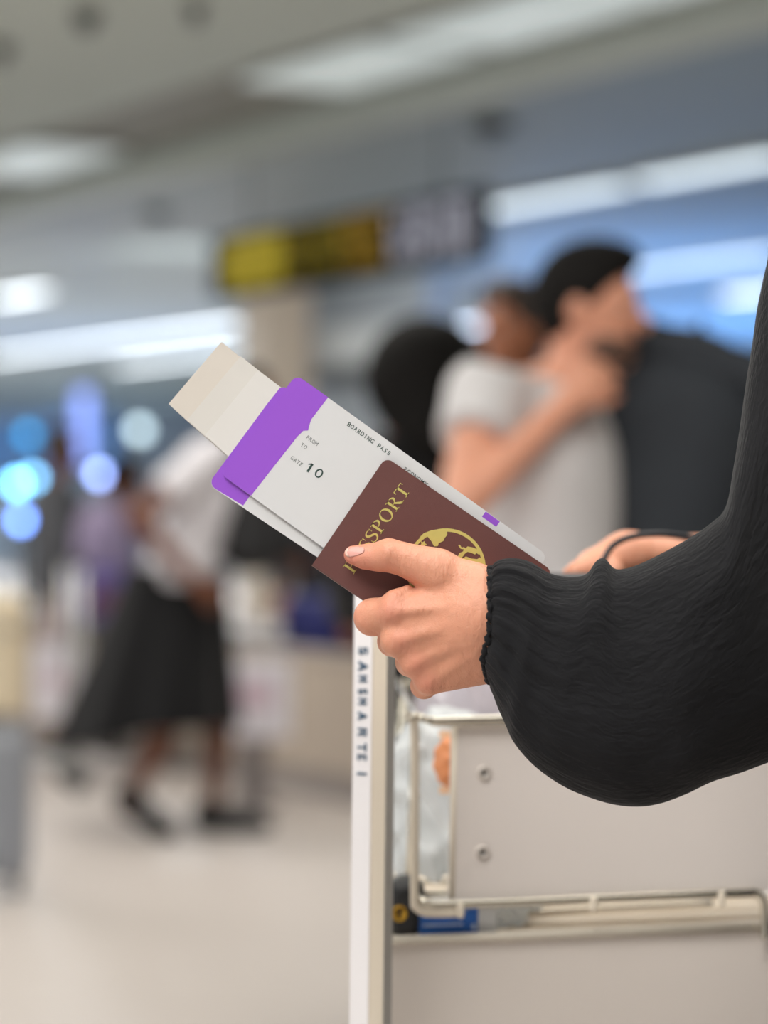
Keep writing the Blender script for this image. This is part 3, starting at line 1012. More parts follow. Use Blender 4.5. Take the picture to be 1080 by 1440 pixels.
b = MB(); b.box((0, 0, .26), (.316, .206, .012), None, .003); b.build('seam_band', mat('case_band', 'b8a888', .4), cb)
b = MB(); b.tube(bez([(-.06, 0, .366), (-.05, 0, .40), (.05, 0, .40), (.06, 0, .366)], 5), .009, 8); b.build('carry_handle', M_dark, cb)
for sx in (-1, 1):
    b = MB(); b.box((sx * .08, -.105, .26), (.03, .012, .03), None, .003); b.build('latch', M_alu, cb)
q = P(466, 905, 11.9)
suitcase('navy blue suitcase lying on the baggage belt', (q.x, q.y + .12, .552), HALL_RZ + PI, (.40, .34, .25), mat('case_navy', '272b6c', .5), 5, True)

# lavender person's purple tote, and the trolley she pushes
q = P(142, 880, 11.86)
tt = thing('tote_bag', 'purple tote bag held before the person in lavender', 'bag', (q.x, q.y, .69), .1)
b = MB(); b.box((0, 0, .12), (.29, .10, .24), None, .03); b.build('bag_body', mat('tote_purple', '5a4f8c', .7, bump=.002), tt)
for s in (-1, 1):
    b = MB(); b.tube(bez([(-.08, s * .04, .22), (-.06, s * .03, .33), (.06, s * .03, .33), (.08, s * .04, .22)], 6), .008, 8); b.build('handle', mat('tote_dark', '3a345c', .7), tt)
b = MB(); b.box((.0, -.055, .10), (.11, .012, .09), None, .005); b.build('front_pocket', mat('tote_red', '6a4058', .7), tt)

q = P(113, 1062, 11.3)
bt2 = thing('luggage_trolley', 'bare silver luggage trolley seen edge-on left of the striding woman', 'trolley', (q.x, q.y, 0), .25)
b = MB()
b.tube([(0, 0, .12), (0, 0, .95)], .016, 10); b.build('upright', M_alu, bt2, 'near upright')
b = MB(); b.tube([(-.0, .45, .12), (0, .45, .95)], .016, 10); b.build('upright', M_alu, bt2)
b = MB(); b.tube([(0, -.03, .95), (0, .48, .95)], .018, 10); b.build('push_handle', M_dark, bt2)
b = MB()
for k in range(4):
    b.tube([(0, .02 + .137 * k, .12), (-.62, .06 + .11 * k, .14)], .012, 8)
b.build('deck_rails', M_alu, bt2)
b = MB(); b.tube([(-.62, .05, .14), (-.62, .40, .14)], .014, 8); b.build('front_rail', M_alu, bt2)
for x, y in ((0, .02), (0, .43), (-.5, .22)):
    b = MB(); b.lathe([(.04, -.018), (.052, -.012), (.052, .012), (.04, .018)], (x, y, .053), Matrix.Rotation(PI / 2, 3, 'X'), 18); o = b.build('wheel', M_dark, bt2)
    b = MB(); b.box((x, y, .105), (.03, .05, .03)); b.build('wheel_fork', M_alu, bt2)

# ------------------------------------------------------------------ passport and papers (flat things: poly in pixels of the photograph, thickness along the view depth)
def flat(poly, d0, d1):
    """Prism of an outline at the papers' plane; d = depth in pixels in front of the cover (+ towards the viewer)."""
    return MB().prism(poly, d0, d1, lambda a, c, z: H(a, c, z))

M_cover = mat('passport_cover', '6a4541', .42, var=.05, scale=60, bump=.00012, bscale=1800, spec=.45)
M_gold = mat('gold_foil', 'ddd07a', .38, .25, var=.05, scale=200)
M_page = mat('page_paper', 'cfc4b4', .8, var=.03)
A0 = Vector((440.0, 793.0)); UU = Vector((.826, .5637)); VV = Vector((.5637, -.826))
LW, LH = 286.0, 182.0
def pp(u, v):
    q = A0 + UU * u + VV * v
    return (q.x, q.y)
# passport parts stand at their own place; the Empty is at the lower corner
c0 = H(440, 793, -4)
pas = thing('passport', 'dark brown passport with gold lettering and globe, held under the thumb', 'passport', c0)
inv = Matrix.Translation(-c0)
def under(o, par, c=c0):
    o.data.transform(Matrix.Translation(-Vector(c)))
    o.parent = par
    return o
outline = [pp(0, 0), pp(LW, 0), pp(LW, LH), pp(0, LH)]
cov = rounded(outline, [0.5, 2, 13, 11], 8)
under(flat(cov, -1.6, 0).build('front_cover', M_cover), pas)
back = rounded([pp(0, -3.2), pp(LW, -3.2), pp(LW, LH), pp(0, LH)], [0.5, 2, 13, 11], 8)
under(flat(back, -8.6, -7.2).build('back_cover', M_cover), pas)
b = MB()      # the spine, a half-round fold along the lower edge
sp_a, sp_b = [], []
for k in range(9):
    an = PI * k / 8
    sp_a.append((-3.2 * math.sin(an) - .0, -4.3 + 4.3 * math.cos(an)))
vs = []
for u in (0.0, LW):
    for (v, d) in sp_a:
        x = pp(u, v); vs.append(H(x[0], x[1], d))
    for (v, d) in reversed(sp_a):
        x = pp(u, v * .55 + 1.0); vs.append(H(x[0], x[1], d * .78 - .95))
n = 18
fs = [(i, (i + 1) % n, n + (i + 1) % n, n + i) for i in range(n)] + [tuple(range(n)), tuple(reversed(range(n, 2 * n)))]
b.add(vs, fs); under(b.build('spine', M_cover), pas)
pages = rounded([pp(3, 2), pp(LW - 4, 2), pp(LW - 4, LH - 3), pp(3, LH - 3)], [1, 2, 12, 10], 6)
under(flat(pages, -7.0, -1.8).build('pages', M_page), pas)

# ---- gold lettering: serif capitals drawn as strokes in letter units (x along the word, y up, cap height 1)
def ring(cx, cy, rx, ry, ix, iy, a0=0, a1=360, n=26):
    out = []
    for k in range(n + 1):
        a = math.radians(a0 + (a1 - a0) * k / n)
        out.append(((cx + rx * math.cos(a), cy + ry * math.sin(a)), (cx + ix * math.cos(a), cy + iy * math.sin(a))))
    return [('strip', out)]
def bar(x0, y0, x1, y1):
    return [('poly', [(x0, y0), (x1, y0), (x1, y1), (x0, y1)])]
def poly(*p):
    return [('poly', list(p))]
def stem(x, w=.15, s=.10):
    return bar(x, 0, x + w, 1) + bar(x - s, 0, x + w + s, .05) + bar(x - s, .95, x + w + s, 1)
def bowl(x):
    return ring(x + .10, .735, .38, .265, .24, .215, -90, 90) + bar(x - .02, .95, x + .11, 1) + bar(x - .02, .47, x + .11, .52)
def s_curve():
    cl = [(.57, .76), (.54, .90), (.40, .975), (.25, .96), (.135, .87), (.13, .73), (.23, .61), (.40, .50), (.53, .38), (.55, .22), (.46, .09), (.31, .03), (.16, .06), (.07, .18), (.06, .29)]
    wd = [.03, .035, .055, .08, .12, .135, .15, .155, .15, .135, .11, .07, .05, .035, .03]
    C = bez([Vector((x, y, 0)) for x, y in cl], 4)
    Wd = bez([Vector((w, 0, 0)) for w in wd], 4)
    out = []
    for i, c in enumerate(C):
        a, e = C[max(0, i - 1)], C[min(len(C) - 1, i + 1)]
        t = (e - a).normalized(); nn = Vector((-t.y, t.x, 0)) * Wd[i].x / 2
        out.append(((c + nn).to_2d()[:], (c - nn).to_2d()[:]))
    return [('strip', out)] + bar(.555, .70, .60, .99) + bar(.03, .02, .075, .33)
GL = {
    'P': (stem(.12) + bowl(.20), .70),
    'A': (poly((.36, 1), (.44, 1), (.72, .03), (.55, .03)) + poly((.38, .95), (.40, .86), (.16, .03), (.09, .03)) + bar(.0, 0, .27, .05) + bar(.46, 0, .82, .05) + bar(.20, .32, .60, .38), .82),
    'S': (s_curve(), .66),
    'O': (ring(.44, .5, .42, .52, .27, .46, 0, 360, 40), .90),
    'R': (stem(.12) + bowl(.20) + poly((.34, .50), (.48, .50), (.82, .02), (.62, .02)) + bar(.62, 0, .90, .05), .84),
    'T': (bar(.33, 0, .48, 1) + bar(.22, 0, .59, .05) + bar(.02, .94, .79, 1) + poly((.02, .94), (.08, .94), (.045, .76), (.01, .76)) + poly((.73, .94), (.79, .94), (.80, .76), (.765, .76)), .80),
}
def strokes(mb, shapes, f, t0, t1):
    for kind, d in shapes:
        if kind == 'poly':
            mb.prism(d, t0, t1, f)
        else:
            for i in range(len(d) - 1):
                a, b_, c, e = d[i][0], d[i + 1][0], d[i + 1][1], d[i][1]
                mb.prism([a, b_, c, e], t0, t1, f)
def word(mb, txt, f, t0, t1, track=.06):
    x = 0
    for ch in txt:
        sh, w = GL[ch]
        strokes(mb, sh, lambda a, c, z, x=x: f(a + x, c, z), t0, t1)
        x += w + track
    return x - track
tot = sum(GL[c][1] for c in 'PASSPORT') + .06 * 7
CAPH = 18.5; XS = 144.0 / tot
p_base = Vector((497.0, 808.0))
def tf(a, c, z):
    q = p_base + VV * (a * XS) - UU * (c * CAPH)
    return H(q.x, q.y, z)
b = MB(); word(b, 'PASSPORT', tf, -.2, .35); under(b.build('lettering', M_gold, None, 'gold lettering'), pas)

# ---- gold globe
GC = (627.0, 799.0); GR = 56.0
b = MB()
strokes(b, ring(GC[0], GC[1], GR, GR, GR - 4.6, GR - 4.6, 0, 360, 72), lambda a, c, z: H(a, c, z), -.2, .3)
def z4(pts):
    return [(470 + x / 4.696, 650 + y / 4.696) for x, y in pts]
lands = [
    [(560, 500), (590, 470), (640, 450), (690, 442), (745, 448), (747, 480), (730, 500), (722, 520), (690, 535), (685, 553), (660, 556), (648, 535), (640, 520), (615, 490), (595, 485), (580, 492)],
    [(497, 560), (512, 540), (530, 545), (545, 530), (540, 548), (520, 556), (500, 572)],
    [(570, 515), (580, 530), (598, 520), (600, 535), (614, 545), (600, 548), (592, 562), (585, 548), (566, 552), (576, 538)],
    [(818, 618), (826, 600), (850, 590), (855, 575), (835, 572), (818, 548), (830, 545), (842, 565), (856, 560), (868, 570), (880, 556), (912, 562), (945, 575), (960, 600), (958, 612), (940, 600), (930, 610), (905, 598), (880, 592), (862, 605), (850, 622), (836, 636), (822, 632)],
    [(840, 640), (870, 622), (905, 636), (945, 640), (960, 628), (975, 640), (985, 690), (985, 720), (930, 690), (880, 660)],
    [(470, 700), (500, 690), (530, 720), (560, 735), (580, 770), (570, 800), (540, 790), (510, 770), (480, 745)],
    [(700, 600), (730, 590), (760, 610), (750, 650), (720, 690), (700, 650)],
]
for l in lands:
    b.prism(z4(l), -.2, .5, lambda a, c, z: H(a, c, z))
under(b.build('globe_emblem', M_gold, None, 'gold globe'), pas)

# ---- boarding passes
M_bp = mat('pass_paper', 'd9d9d9', .6, var=.02, scale=30)
M_pur = mat('pass_purple', '9a55d2', .5, var=.02)
M_ink = mat('pass_ink', '2e4640', .7, var=0)
M_ink2 = mat('pass_ink_grey', '5f6663', .7, var=0)
def L2(*bars):
    out = []
    for q_ in bars:
        out += poly(*q_) if isinstance(q_[0], tuple) else bar(*q_)
    return out
def boarding_pass(label, tl, bl, u, length, dep, split_t, split_b, text=True, rr=11):
    tl, bl, u = Vector(tl), Vector(bl), Vector(u).normalized()
    base = H(bl.x, bl.y, dep)
    t = thing('boarding_pass', label, 'boarding pass', base)
    tr, br = tl + u * length, bl + u * length
    body = rounded([bl[:], br[:], tr[:], tl[:]], rr, 7)
    under(flat(body, dep - .5, dep).build('card', M_bp), t, base)
    # purple head with the cusp between the two white fields
    a, c = Vector(split_t), Vector(split_b)
    hd = rounded([bl[:], c[:], a[:], tl[:]], [rr, 0, 0, rr], 7)
    if text:
        # from the lower split to the upper one the border has a pointed cusp
        w = (a - c)
        cus = [c + w * .0, c + w * .60, c + w * .665 + u * 1.5, c + w * .69 + u * 6.5, c + w * .715 + u * 4.5, c + w * .775 + u * 0.5, a]
        i = len(rounded([bl[:], c[:], a[:], tl[:]], [rr, 0, 0, rr], 7))
        left = rounded([bl[:], c[:], a[:], tl[:]], [rr, 0, 0, rr], 7)
        hd = left[:8] + [q[:] for q in cus] + left[10:]
    under(flat(hd, dep, dep + .12).build('purple_strip', M_pur, None, 'violet end strip'), t, base)
    return t, base
u1 = Vector((.812, .5836)); v1 = Vector((u1.y, -u1.x))
bp1, base1 = boarding_pass('white boarding pass with violet end strip reading GATE 10, in front', (416.6, 527), (309.5, 666), u1, 436, -9.2, (461.5, 558.7), (353, 697))
DT = -9.2 + .15
DIGITS = {'1': L2((.30, 0, .54, 1)) + poly((.30, 1), (.54, 1), (.10, .66), (.10, .82)), '0': ring(.42, .5, .42, .52, .24, .37, 0, 360, 28)}
def mono(txt, size, pitch, origin, xdir, m, bold=0.0):
    """Typewriter-spaced line: every character on its own pitch, joined into one flat print."""
    o_, xd = Vector(origin), Vector(xdir).normalized()
    yd = Vector((xd.y, -xd.x))
    b = MB()
    for i, ch in enumerate(txt):
        if ch == ' ':
            continue
        cu = bpy.data.curves.new('text', 'FONT'); cu.body = ch; cu.size = 1.0; cu.align_x = 'CENTER'; cu.offset = bold; cu.resolution_u = 3
        tmp = bpy.data.objects.new('text', cu); COL.objects.link(tmp)
        dg = bpy.context.evaluated_depsgraph_get()
        me = bpy.data.meshes.new_from_object(tmp.evaluated_get(dg))
        bpy.data.objects.remove(tmp); bpy.data.curves.remove(cu)
        w_ = max(v.co.x for v in me.vertices) - min(v.co.x for v in me.vertices)
        kx = min(1.0, pitch * .84 / (w_ * size))
        vs_ = []
        for v in me.vertices:
            q = o_ + xd * (pitch * (i + .5) + v.co.x * size * kx) + yd * (v.co.y * size)
            vs_.append(H(q.x, q.y, DT))
        b.add(vs_, [tuple(p_.vertices) for p_ in me.polygons])
        bpy.data.meshes.remove(me)
    return under(b.build('lettering', m), bp1, base1)
mono('BOARDING PASS', 8.6, 5.75, (486.8, 597.5), (60.5, 43.5), M_ink, .016)
mono('ECONOMY', 8.4, 5.9, (565.9, 660.6), (60, 43), M_ink, .004)
mono('FROM', 8.0, 5.05, (429.0, 616.0), (17.5, 12.3), M_ink2)
mono('TO', 8.0, 5.3, (421.5, 626.5), (17.5, 12.3), M_ink2)
mono('GATE', 8.0, 5.05, (407.5, 645.0), (17.5, 12.3), M_ink2)
for ch, o_, hgt in (('1', (427.5, 660.5), 13.5), ('0', (440.5, 668.0), 13.0)):
    b = MB(); o2 = Vector(o_); xd = Vector((17.5, 11.5)).normalized(); yd = Vector((xd.y, -xd.x))
    strokes(b, DIGITS[ch], lambda a, c, z: (lambda q: H(q.x, q.y, DT + z))(o2 + xd * (a * hgt) + yd * (c * hgt)), 0, .05)
    under(b.build('lettering', M_ink, None, 'large gate digit'), bp1, base1)
q0 = Vector((683.0, 719.2))
pb = [q0, q0 + u1 * 24, q0 + u1 * 24 - v1 * 5 , q0 + u1 * 12 - v1 * 6, q0 - v1 * 16]
under(flat([x[:] for x in [q0, q0 + u1 * 24.5, q0 + u1 * 24.5 - v1 * 9, q0 - v1 * 9]], -9.2, -9.08).build('purple_block', M_pur, None, 'violet block'), bp1, base1)
u2 = Vector((.832, .555))
bp2, base2 = boarding_pass('second boarding pass showing only its violet corner and lower edge behind the first', (396, 540.5), (292.5, 681), u2, 436, -13.6, (440, 570), (342, 711), False)
FP = -12.2
# ---- folded slips fanned out behind the passes (each a curved sheet)
M_slip = mat('slip_paper', 'dedad3', .7, var=.02, scale=25)
def slip(label, quad, dep, bow, m):
    """Curved sheet: quad = far top, far bottom, near bottom, near top (pixels)."""
    q = [Vector(x) for x in quad]
    nu, nv = 14, 4
    vs, fs = [], []
    for layer, dd in enumerate((0, -.45)):
        for i in range(nu + 1):
            t = i / nu
            for j in range(nv + 1):
                s = j / nv
                far = q[0].lerp(q[1], s); near = q[3].lerp(q[2], s)
                p_ = far.lerp(near, t)
                k = (1 - t)
                vs.append(H(p_.x, p_.y + bow * .35 * (4 * t * (1 - t)), dep + dd + bow * k ** 2.5))
    Nn = (nu + 1) * (nv + 1)
    ix = lambda l, i, j: l * Nn + i * (nv + 1) + j
    for i in range(nu):
        for j in range(nv):
            fs.append((ix(0, i, j), ix(0, i + 1, j), ix(0, i + 1, j + 1), ix(0, i, j + 1)))
            fs.append((ix(1, i, j), ix(1, i, j + 1), ix(1, i + 1, j + 1), ix(1, i + 1, j)))
    for i in range(nu):
        for j in (0, nv):
            fs.append((ix(0, i, j), ix(0, i + 1, j), ix(1, i + 1, j), ix(1, i, j)))
    for j in range(nv):
        for i in (0, nu):
            fs.append((ix(0, i, j), ix(0, i, j + 1), ix(1, i, j + 1), ix(1, i, j)))
    cb_ = H(q[2].x, q[2].y, dep)
    o = MB().add(vs, fs, False).build('paper_slip', m)
    o.data.transform(Matrix.Translation(-cb_))
    o.location = cb_
    return tag(o, label, 'paper', 'cream paper slips behind the boarding passes')
slip('cream paper slip in front of the fan of slips, nearest the violet strip', [(363, 520.5), (288, 612.3), (410, 717), (486, 609)], -15.4, 4.0, mat('slip_paper_white', 'e2dfda', .7, var=.02, scale=25))
slip('cream paper slip in the middle of the fan of slips', [(338.5, 500.8), (263, 590.6), (409, 717), (484, 611)], -18.0, 5.5, M_slip)
slip('cream paper slip reaching farthest up and left of the fan', [(311.5, 480.5), (237, 568), (408, 716), (482, 612)], -20.6, 7.0, mat('slip_paper_beige', 'ddd5ca', .7, var=.02, scale=25))

# ------------------------------------------------------------------ the woman in black: left hand and forearm (pixels, depth in pixels)
def hc(a, b, r1, r2):
    return cone(H(*a), H(*b), r1 * S, r2 * S)
def he(c, r):
    return ell(H(*c), (r[0] * S, r[2] * S, r[1] * S))
K = S
thumb = union([
    (hc((497, 780.6, 14), (513, 783.0, 16), 13.5, 16.5), 0),
    (hc((513, 783.0, 16), (531, 783.2, 20), 16.5, 18.6), 6 * K),
    (hc((531, 783.2, 20), (547, 781.2, 25), 18.6, 22.0), 8 * K),
    (hc((547, 781.2, 25), (566, 786.0, 29), 22.0, 21.8), 8 * K),
    (hc((566, 786.0, 29), (588, 793.5, 31), 21.8, 24.5), 8 * K),
    (hc((588, 793.5, 31), (614, 803.5, 32), 24.5, 29.5), 10 * K),
    (hc((614, 803.5, 32), (665, 832, 32), 29.5, 38), 14 * K),
    (hc((665, 832, 32), (700, 852, 34), 38, 42), 14 * K),
    (he((546, 778, 30), (15, 15, 20)), 10 * K),
], 8 * K)
dors = union([
    (hc((556, 861, 30), (676, 848, 36), 25.5, 38), 0),
    (hc((560, 900, 30), (684, 872, 38), 25.0, 40), 14 * K),
    (hc((585, 930, 26), (690, 900, 36), 23.5, 40), 14 * K),
    (hc((604, 955, 20), (692, 922, 32), 22.0, 38), 14 * K),
    (hc((588, 884, 34), (680, 862, 38), 21.5, 38), 16 * K), (hc((594, 914, 31), (684, 888, 38), 20.5, 38), 16 * K), (hc((612, 940, 26), (690, 912, 34), 19.5, 37), 16 * K),
    (hc((676, 872, 34), (780, 880, 40), 62, 58), 24 * K),
    # knuckles
    (he((552, 858, 40), (17, 17, 17)), 10 * K), (he((561, 899, 40), (15, 16, 15)), 10 * K),
    (he((584, 931, 35), (14, 15, 15)), 10 * K), (he((604, 957, 27), (13, 14, 15)), 10 * K),
    # tendons
    (hc((556, 860, 53), (660, 853, 73), 3.5, 3), 12 * K), (hc((566, 900, 53), (660, 872, 76), 3.2, 3), 12 * K),
    (hc((588, 931, 47), (665, 896, 75), 3.0, 3), 12 * K), (hc((606, 957, 38), (668, 918, 70), 2.6, 3), 12 * K),
], 12 * K)
index = union([
    (hc((556, 861, 30), (524, 868, 6), 25.0, 25.2), 0),
    (hc((524, 868, 6), (521, 867, -14), 25.0, 22.0), 8 * K),
    (hc((521, 867, -14), (556, 846, -36), 20, 17.5), 6 * K),
    (hc((556, 846, -36), (596, 818, -35), 17.5, 14), 6 * K),
    (hc((556, 842, 36), (572, 832, 33), 13.0, 9.0), 14 * K),
], 8 * K)
middle = union([
    (hc((560, 900, 30), (552, 902, -6), 22.5, 20.5), 0),
    (hc((552, 902, -6), (552, 900, -30), 20.5, 18.5), 6 * K),
    (hc((552, 900, -30), (588, 878, -50), 18.5, 17), 6 * K),
    (hc((588, 878, -50), (630, 848, -38), 17, 13.5), 6 * K),
], 8 * K)
ringf = union([
    (hc((585, 930, 26), (577, 931, -8), 22.5, 20), 0),
    (hc((577, 931, -8), (578, 929, -30), 20, 18), 6 * K),
    (hc((578, 929, -30), (614, 904, -52), 18, 16), 6 * K),
    (hc((614, 904, -52), (652, 876, -38), 16, 13), 6 * K),
], 8 * K)
pinky = union([
    (hc((604, 955, 20), (596, 964, -6), 21, 18), 0),
    (hc((596, 964, -6), (598, 961, -24), 18, 15.5), 6 * K),
    (hc((598, 961, -24), (630, 938, -42), 15.5, 14), 6 * K),
    (hc((630, 938, -42), (662, 912, -34), 14, 11.5), 6 * K),
], 8 * K)
def slab(p):       # passport with the papers in it: the palm and the fingers close on it
    x = (p[:, 0] / p[:, 1]) * FPX + CX
    y = HY - (p[:, 2] - EYE) / p[:, 1] * FPX
    d = (Y0 - p[:, 1]) / S
    qx, qy = x - A0.x, y - A0.y
    u = qx * UU.x + qy * UU.y
    v = qx * VV.x + qy * VV.y
    e = np.stack([np.abs(u - LW / 2) - LW / 2 - .5, np.abs(v - LH / 2 + 1.5) - LH / 2 - 2.5, np.abs(d + 10.0) - 11.0], 1)
    return (np.sqrt((np.maximum(e, 0) ** 2).sum(1)) + np.minimum(e.max(1), 0)) * S
WR = H(740, 878, 40); EL = H(1075, 925, 25); SHL = Vector((.42, 1.80, 1.35))
arm = union([cone(WR, lerp(WR, EL, .45), 55 * S, 70 * S), (cone(lerp(WR, EL, .45), EL, 70 * S, 66 * S), .02)], .02)
hand = union([(dors, 0), (index, 5 * K), (middle, 4.5 * K), (ringf, 4.5 * K), (pinky, 4.5 * K), (thumb, 9 * K), (arm, 14 * K),
              (he((496, 776, 27.5), (12, 9, 7)), 1 * K, 'x'), (slab, 2 * K, 'sub')][:7] + [(slab, 1.5 * K, 'sub')], 5 * K)
pos, quads = polygonize(hand, H(470, 1000, -75), H(742, 740, 130) , .00085) if False else (None, None)
lo = np.minimum(np.array(H(478, 1000, -75)), np.array(H(478, 740, 120)))
hi = np.maximum(np.array(H(780, 1000, -75)), np.array(H(780, 740, 120)))
lo = np.array([H(478, 0, 0).x - .002, Y0 - 112 * S, H(0, 1000, 0).z])
hi = np.array([H(790, 0, 0).x, Y0 + 80 * S, H(0, 742, 0).z])
pos, quads = polygonize(hand, lo, hi, .00085)
pos = relax(pos, quads, 2)

# rest of her body at a coarser grain, in the same mesh
BX = Vector((.545, 1.97, 0))
PEL, CHE, NEC, HEA = BX + V3(.02, 0, .86), BX + V3(-.01, 0, 1.17), BX + V3(-.01, .0, 1.37), BX + V3(-.035, -.005, 1.52)
SHR = Vector((.50, 2.14, 1.32)); ELR = Vector((.435, 2.20, 1.08)); WRR = Vector((.215, 2.14, 1.125))
RW = Matrix.Rotation(PI / 2 - .12, 3, 'Z')
Hh = lambda x, y, z: HEA + RW @ V3(x, y, z)
def rot(c, r):
    return ell(c, r, RW)
core = [rot(PEL, (.17, .12, .14)), (rot((PEL + CHE) / 2, (.14, .105, .18)), .06), (rot(CHE, (.165, .115, .19)), .05), (cone(SHL + V3(.03, .03, 0), SHR, .05), .05),
        (cone(NEC - V3(0, 0, .05), HEA - V3(0, 0, .05), .052, .046), .03),
        (rot(Hh(0, -.005, .012), (.072, .092, .102)), .03), (rot(Hh(0, .030, -.06), (.05, .056, .053)), .03), (cone(Hh(0, .088, .012), Hh(0, .108, -.024), .008, .0125), .012),
        (rot(Hh(.034, .093, .008), (.018, .014, .012)), .008, 'sub'), (rot(Hh(-.034, .093, .008), (.018, .014, .012)), .008, 'sub'),
        (cone(Hh(-.018, .087, -.056), Hh(.018, .087, -.056), .008), .006), (cone(Hh(-.016, .086, -.068), Hh(.016, .086, -.068), .008), .006),
        (rot(Hh(.074, -.012, 0), (.012, .022, .03)), .008), (rot(Hh(-.074, -.012, 0), (.012, .022, .03)), .008),
        (cone(SHL, EL, .042, .032), .03), (cone(EL, lerp(EL, WR, .5), .032, .031), .01), (cone(SHR, ELR, .046, .038), .03), (cone(ELR, WRR, .038, .027), .01)]
for s in (-1, 1):
    hp = PEL + RW @ V3(s * .09, 0, -.05); kn = BX + RW @ V3(s * .095, .01, .47); an = BX + RW @ V3(s * .095, -.03, .085); to = BX + RW @ V3(s * .115, .14, .03)
    core += [(cone(hp, kn, .083, .053), .04), (cone(kn, an, .05, .034), .02), (cone(an - V3(0, 0, .045), to, .034, .026), .03)]
pos2, quads2 = polygonize(union(core, .03), (.10, 1.55, -.01), (.82, 2.42, 1.70), .011)
pos2 = relax(pos2, quads2, 1)

# right hand closed over the push handle (finer grain)
HB = 2.14
def R3(px, py, d=0.0):
    return P(px, py, HB - d)
S2 = HB / FPX
def rcone(a, b, r1, r2):
    return cone(R3(*a), R3(*b), r1 * S2, r2 * S2)
rh = union([
    (rcone((836, 798, .02), (882, 782, .01), 27, 30), 0), (rcone((882, 782, .01), (985, 784, .0), 29, 33), .015),
    (rcone((842, 792, .035), (812, 806, .040), 17, 15.5), .01), (rcone((812, 806, .040), (815, 834, .035), 15.5, 14), .004),
    (rcone((838, 798, .015), (806, 812, .018), 17, 15.5), .006), (rcone((806, 812, .018), (810, 842, .014), 15.5, 14), .004),
    (rcone((838, 802, -.006), (806, 818, -.004), 17, 15), .006), (rcone((806, 818, -.004), (811, 846, -.006), 15, 13.5), .004),
    (rcone((842, 806, -.026), (812, 824, -.024), 15, 13.5), .006), (rcone((812, 824, -.024), (816, 848, -.025), 13.5, 12), .004),
    (rcone((862, 806, .04), (846, 826, .055), 17, 14), .008), (rcone((846, 826, .055), (826, 836, .055), 14, 12), .004),
], .008)
lo3, hi3 = np.array([R3(780, 0).x, HB - .09, R3(0, 880).z]), np.array([R3(1010, 0).x, HB + .08, R3(0, 730).z])
pos3, quads3 = polygonize(rh, lo3, hi3, .0022)
pos3 = relax(pos3, quads3, 2)

wbase = Vector((BX.x, BX.y, 0))
wom = thing('person', 'woman in black at the right edge holding the passport out in her left hand', 'person', wbase)
allp = np.concatenate([pos, pos2, pos3]) - np.array(wbase)
allq = np.concatenate([quads, quads2 + len(pos), quads3 + len(pos) + len(pos2)])

# skin of the hand: creases and pores as fine relief, redder finger ends
def skin_material():
    m = mat('skin_hand', 'd9987a', .48, var=.07, scale=55, sss=.18, spec=.45)
    nt = m.node_tree
    b_ = nt.nodes['Principled BSDF']
    tc = [n for n in nt.nodes if n.type == 'TEX_COORD'][0]
    def noise(scale, detail, st):
        mp = nt.nodes.new('ShaderNodeMapping'); mp.inputs['Scale'].default_value = st
        mp.inputs['Rotation'].default_value = (0, .25, 0)
        nt.links.new(tc.outputs['Object'], mp.inputs[0])
        n = nt.nodes.new('ShaderNodeTexNoise'); n.inputs['Scale'].default_value = scale; n.inputs['Detail'].default_value = detail
        nt.links.new(mp.outputs[0], n.inputs['Vector'])
        return n
    def math_(op, a, c):
        n = nt.nodes.new('ShaderNodeMath'); n.operation = op
        for i, x in enumerate((a, c)):
            if isinstance(x, (int, float)):
                n.inputs[i].default_value = x
            else:
                nt.links.new(x, n.inputs[i])
        return n.outputs[0]
    n1 = noise(260, 4, (1, 1, .28))      # creases across the wrist
    n2 = noise(1100, 3, (1, 1, 1))       # pores
    n3 = noise(45, 3, (1, 1, 1))         # soft veins
    hsum = math_('ADD', math_('ADD', math_('MULTIPLY', n1.outputs['Fac'], .9), math_('MULTIPLY', n2.outputs['Fac'], .25)), math_('MULTIPLY', n3.outputs['Fac'], 1.6))
    bp = nt.nodes.new('ShaderNodeBump'); bp.inputs['Strength'].default_value = 1.0; bp.inputs['Distance'].default_value = .0012
    nt.links.new(hsum, bp.inputs['Height'])
    nt.links.new(bp.outputs[0], b_.inputs['Normal'])
    # blush attribute mixes in a redder skin at finger ends and knuckles
    at = nt.nodes.new('ShaderNodeAttribute'); at.attribute_name = 'blush'
    mx = nt.nodes.new('ShaderNodeMix'); mx.data_type = 'RGBA'
    src = b_.inputs['Base Color'].links[0].from_socket
    nt.links.new(at.outputs['Fac'], mx.inputs[0])
    nt.links.new(src, mx.inputs[6])
    mx.inputs[7].default_value = lin('d97f70')
    nt.links.new(mx.outputs[2], b_.inputs['Base Color'])
    return m
M_skin = skin_material()
me = np_mesh('body', allp, allq)
bl = np.zeros(len(allp), np.float32)
wp = allp + np.array(wbase)
for c, r, s in ((H(496, 785, 18), 20, .8), (H(515, 790, 14), 24, .7), (H(550, 795, 20), 26, .45), (H(585, 806, 30), 20, .5), (H(549, 858, 55), 20, .35), (H(566, 905, 55), 18, .3), (H(588, 934, 45), 18, .4), (H(600, 960, 40), 18, .4), (H(502, 872, 10), 22, .25)):
    d = np.sqrt(((wp - np.array(c)) ** 2).sum(1)) / (r * S)
    bl = np.maximum(bl, s * np.clip(1 - d * .62, 0, 1).astype(np.float32))
at = me.attributes.new('blush', 'FLOAT', 'POINT')
at.data.foreach_set('value', bl)
body = link('body', me, M_skin, wom)
eyesJ = {'head': HEA - wbase}
eyes(eyesJ, RW, wom, 1.0)

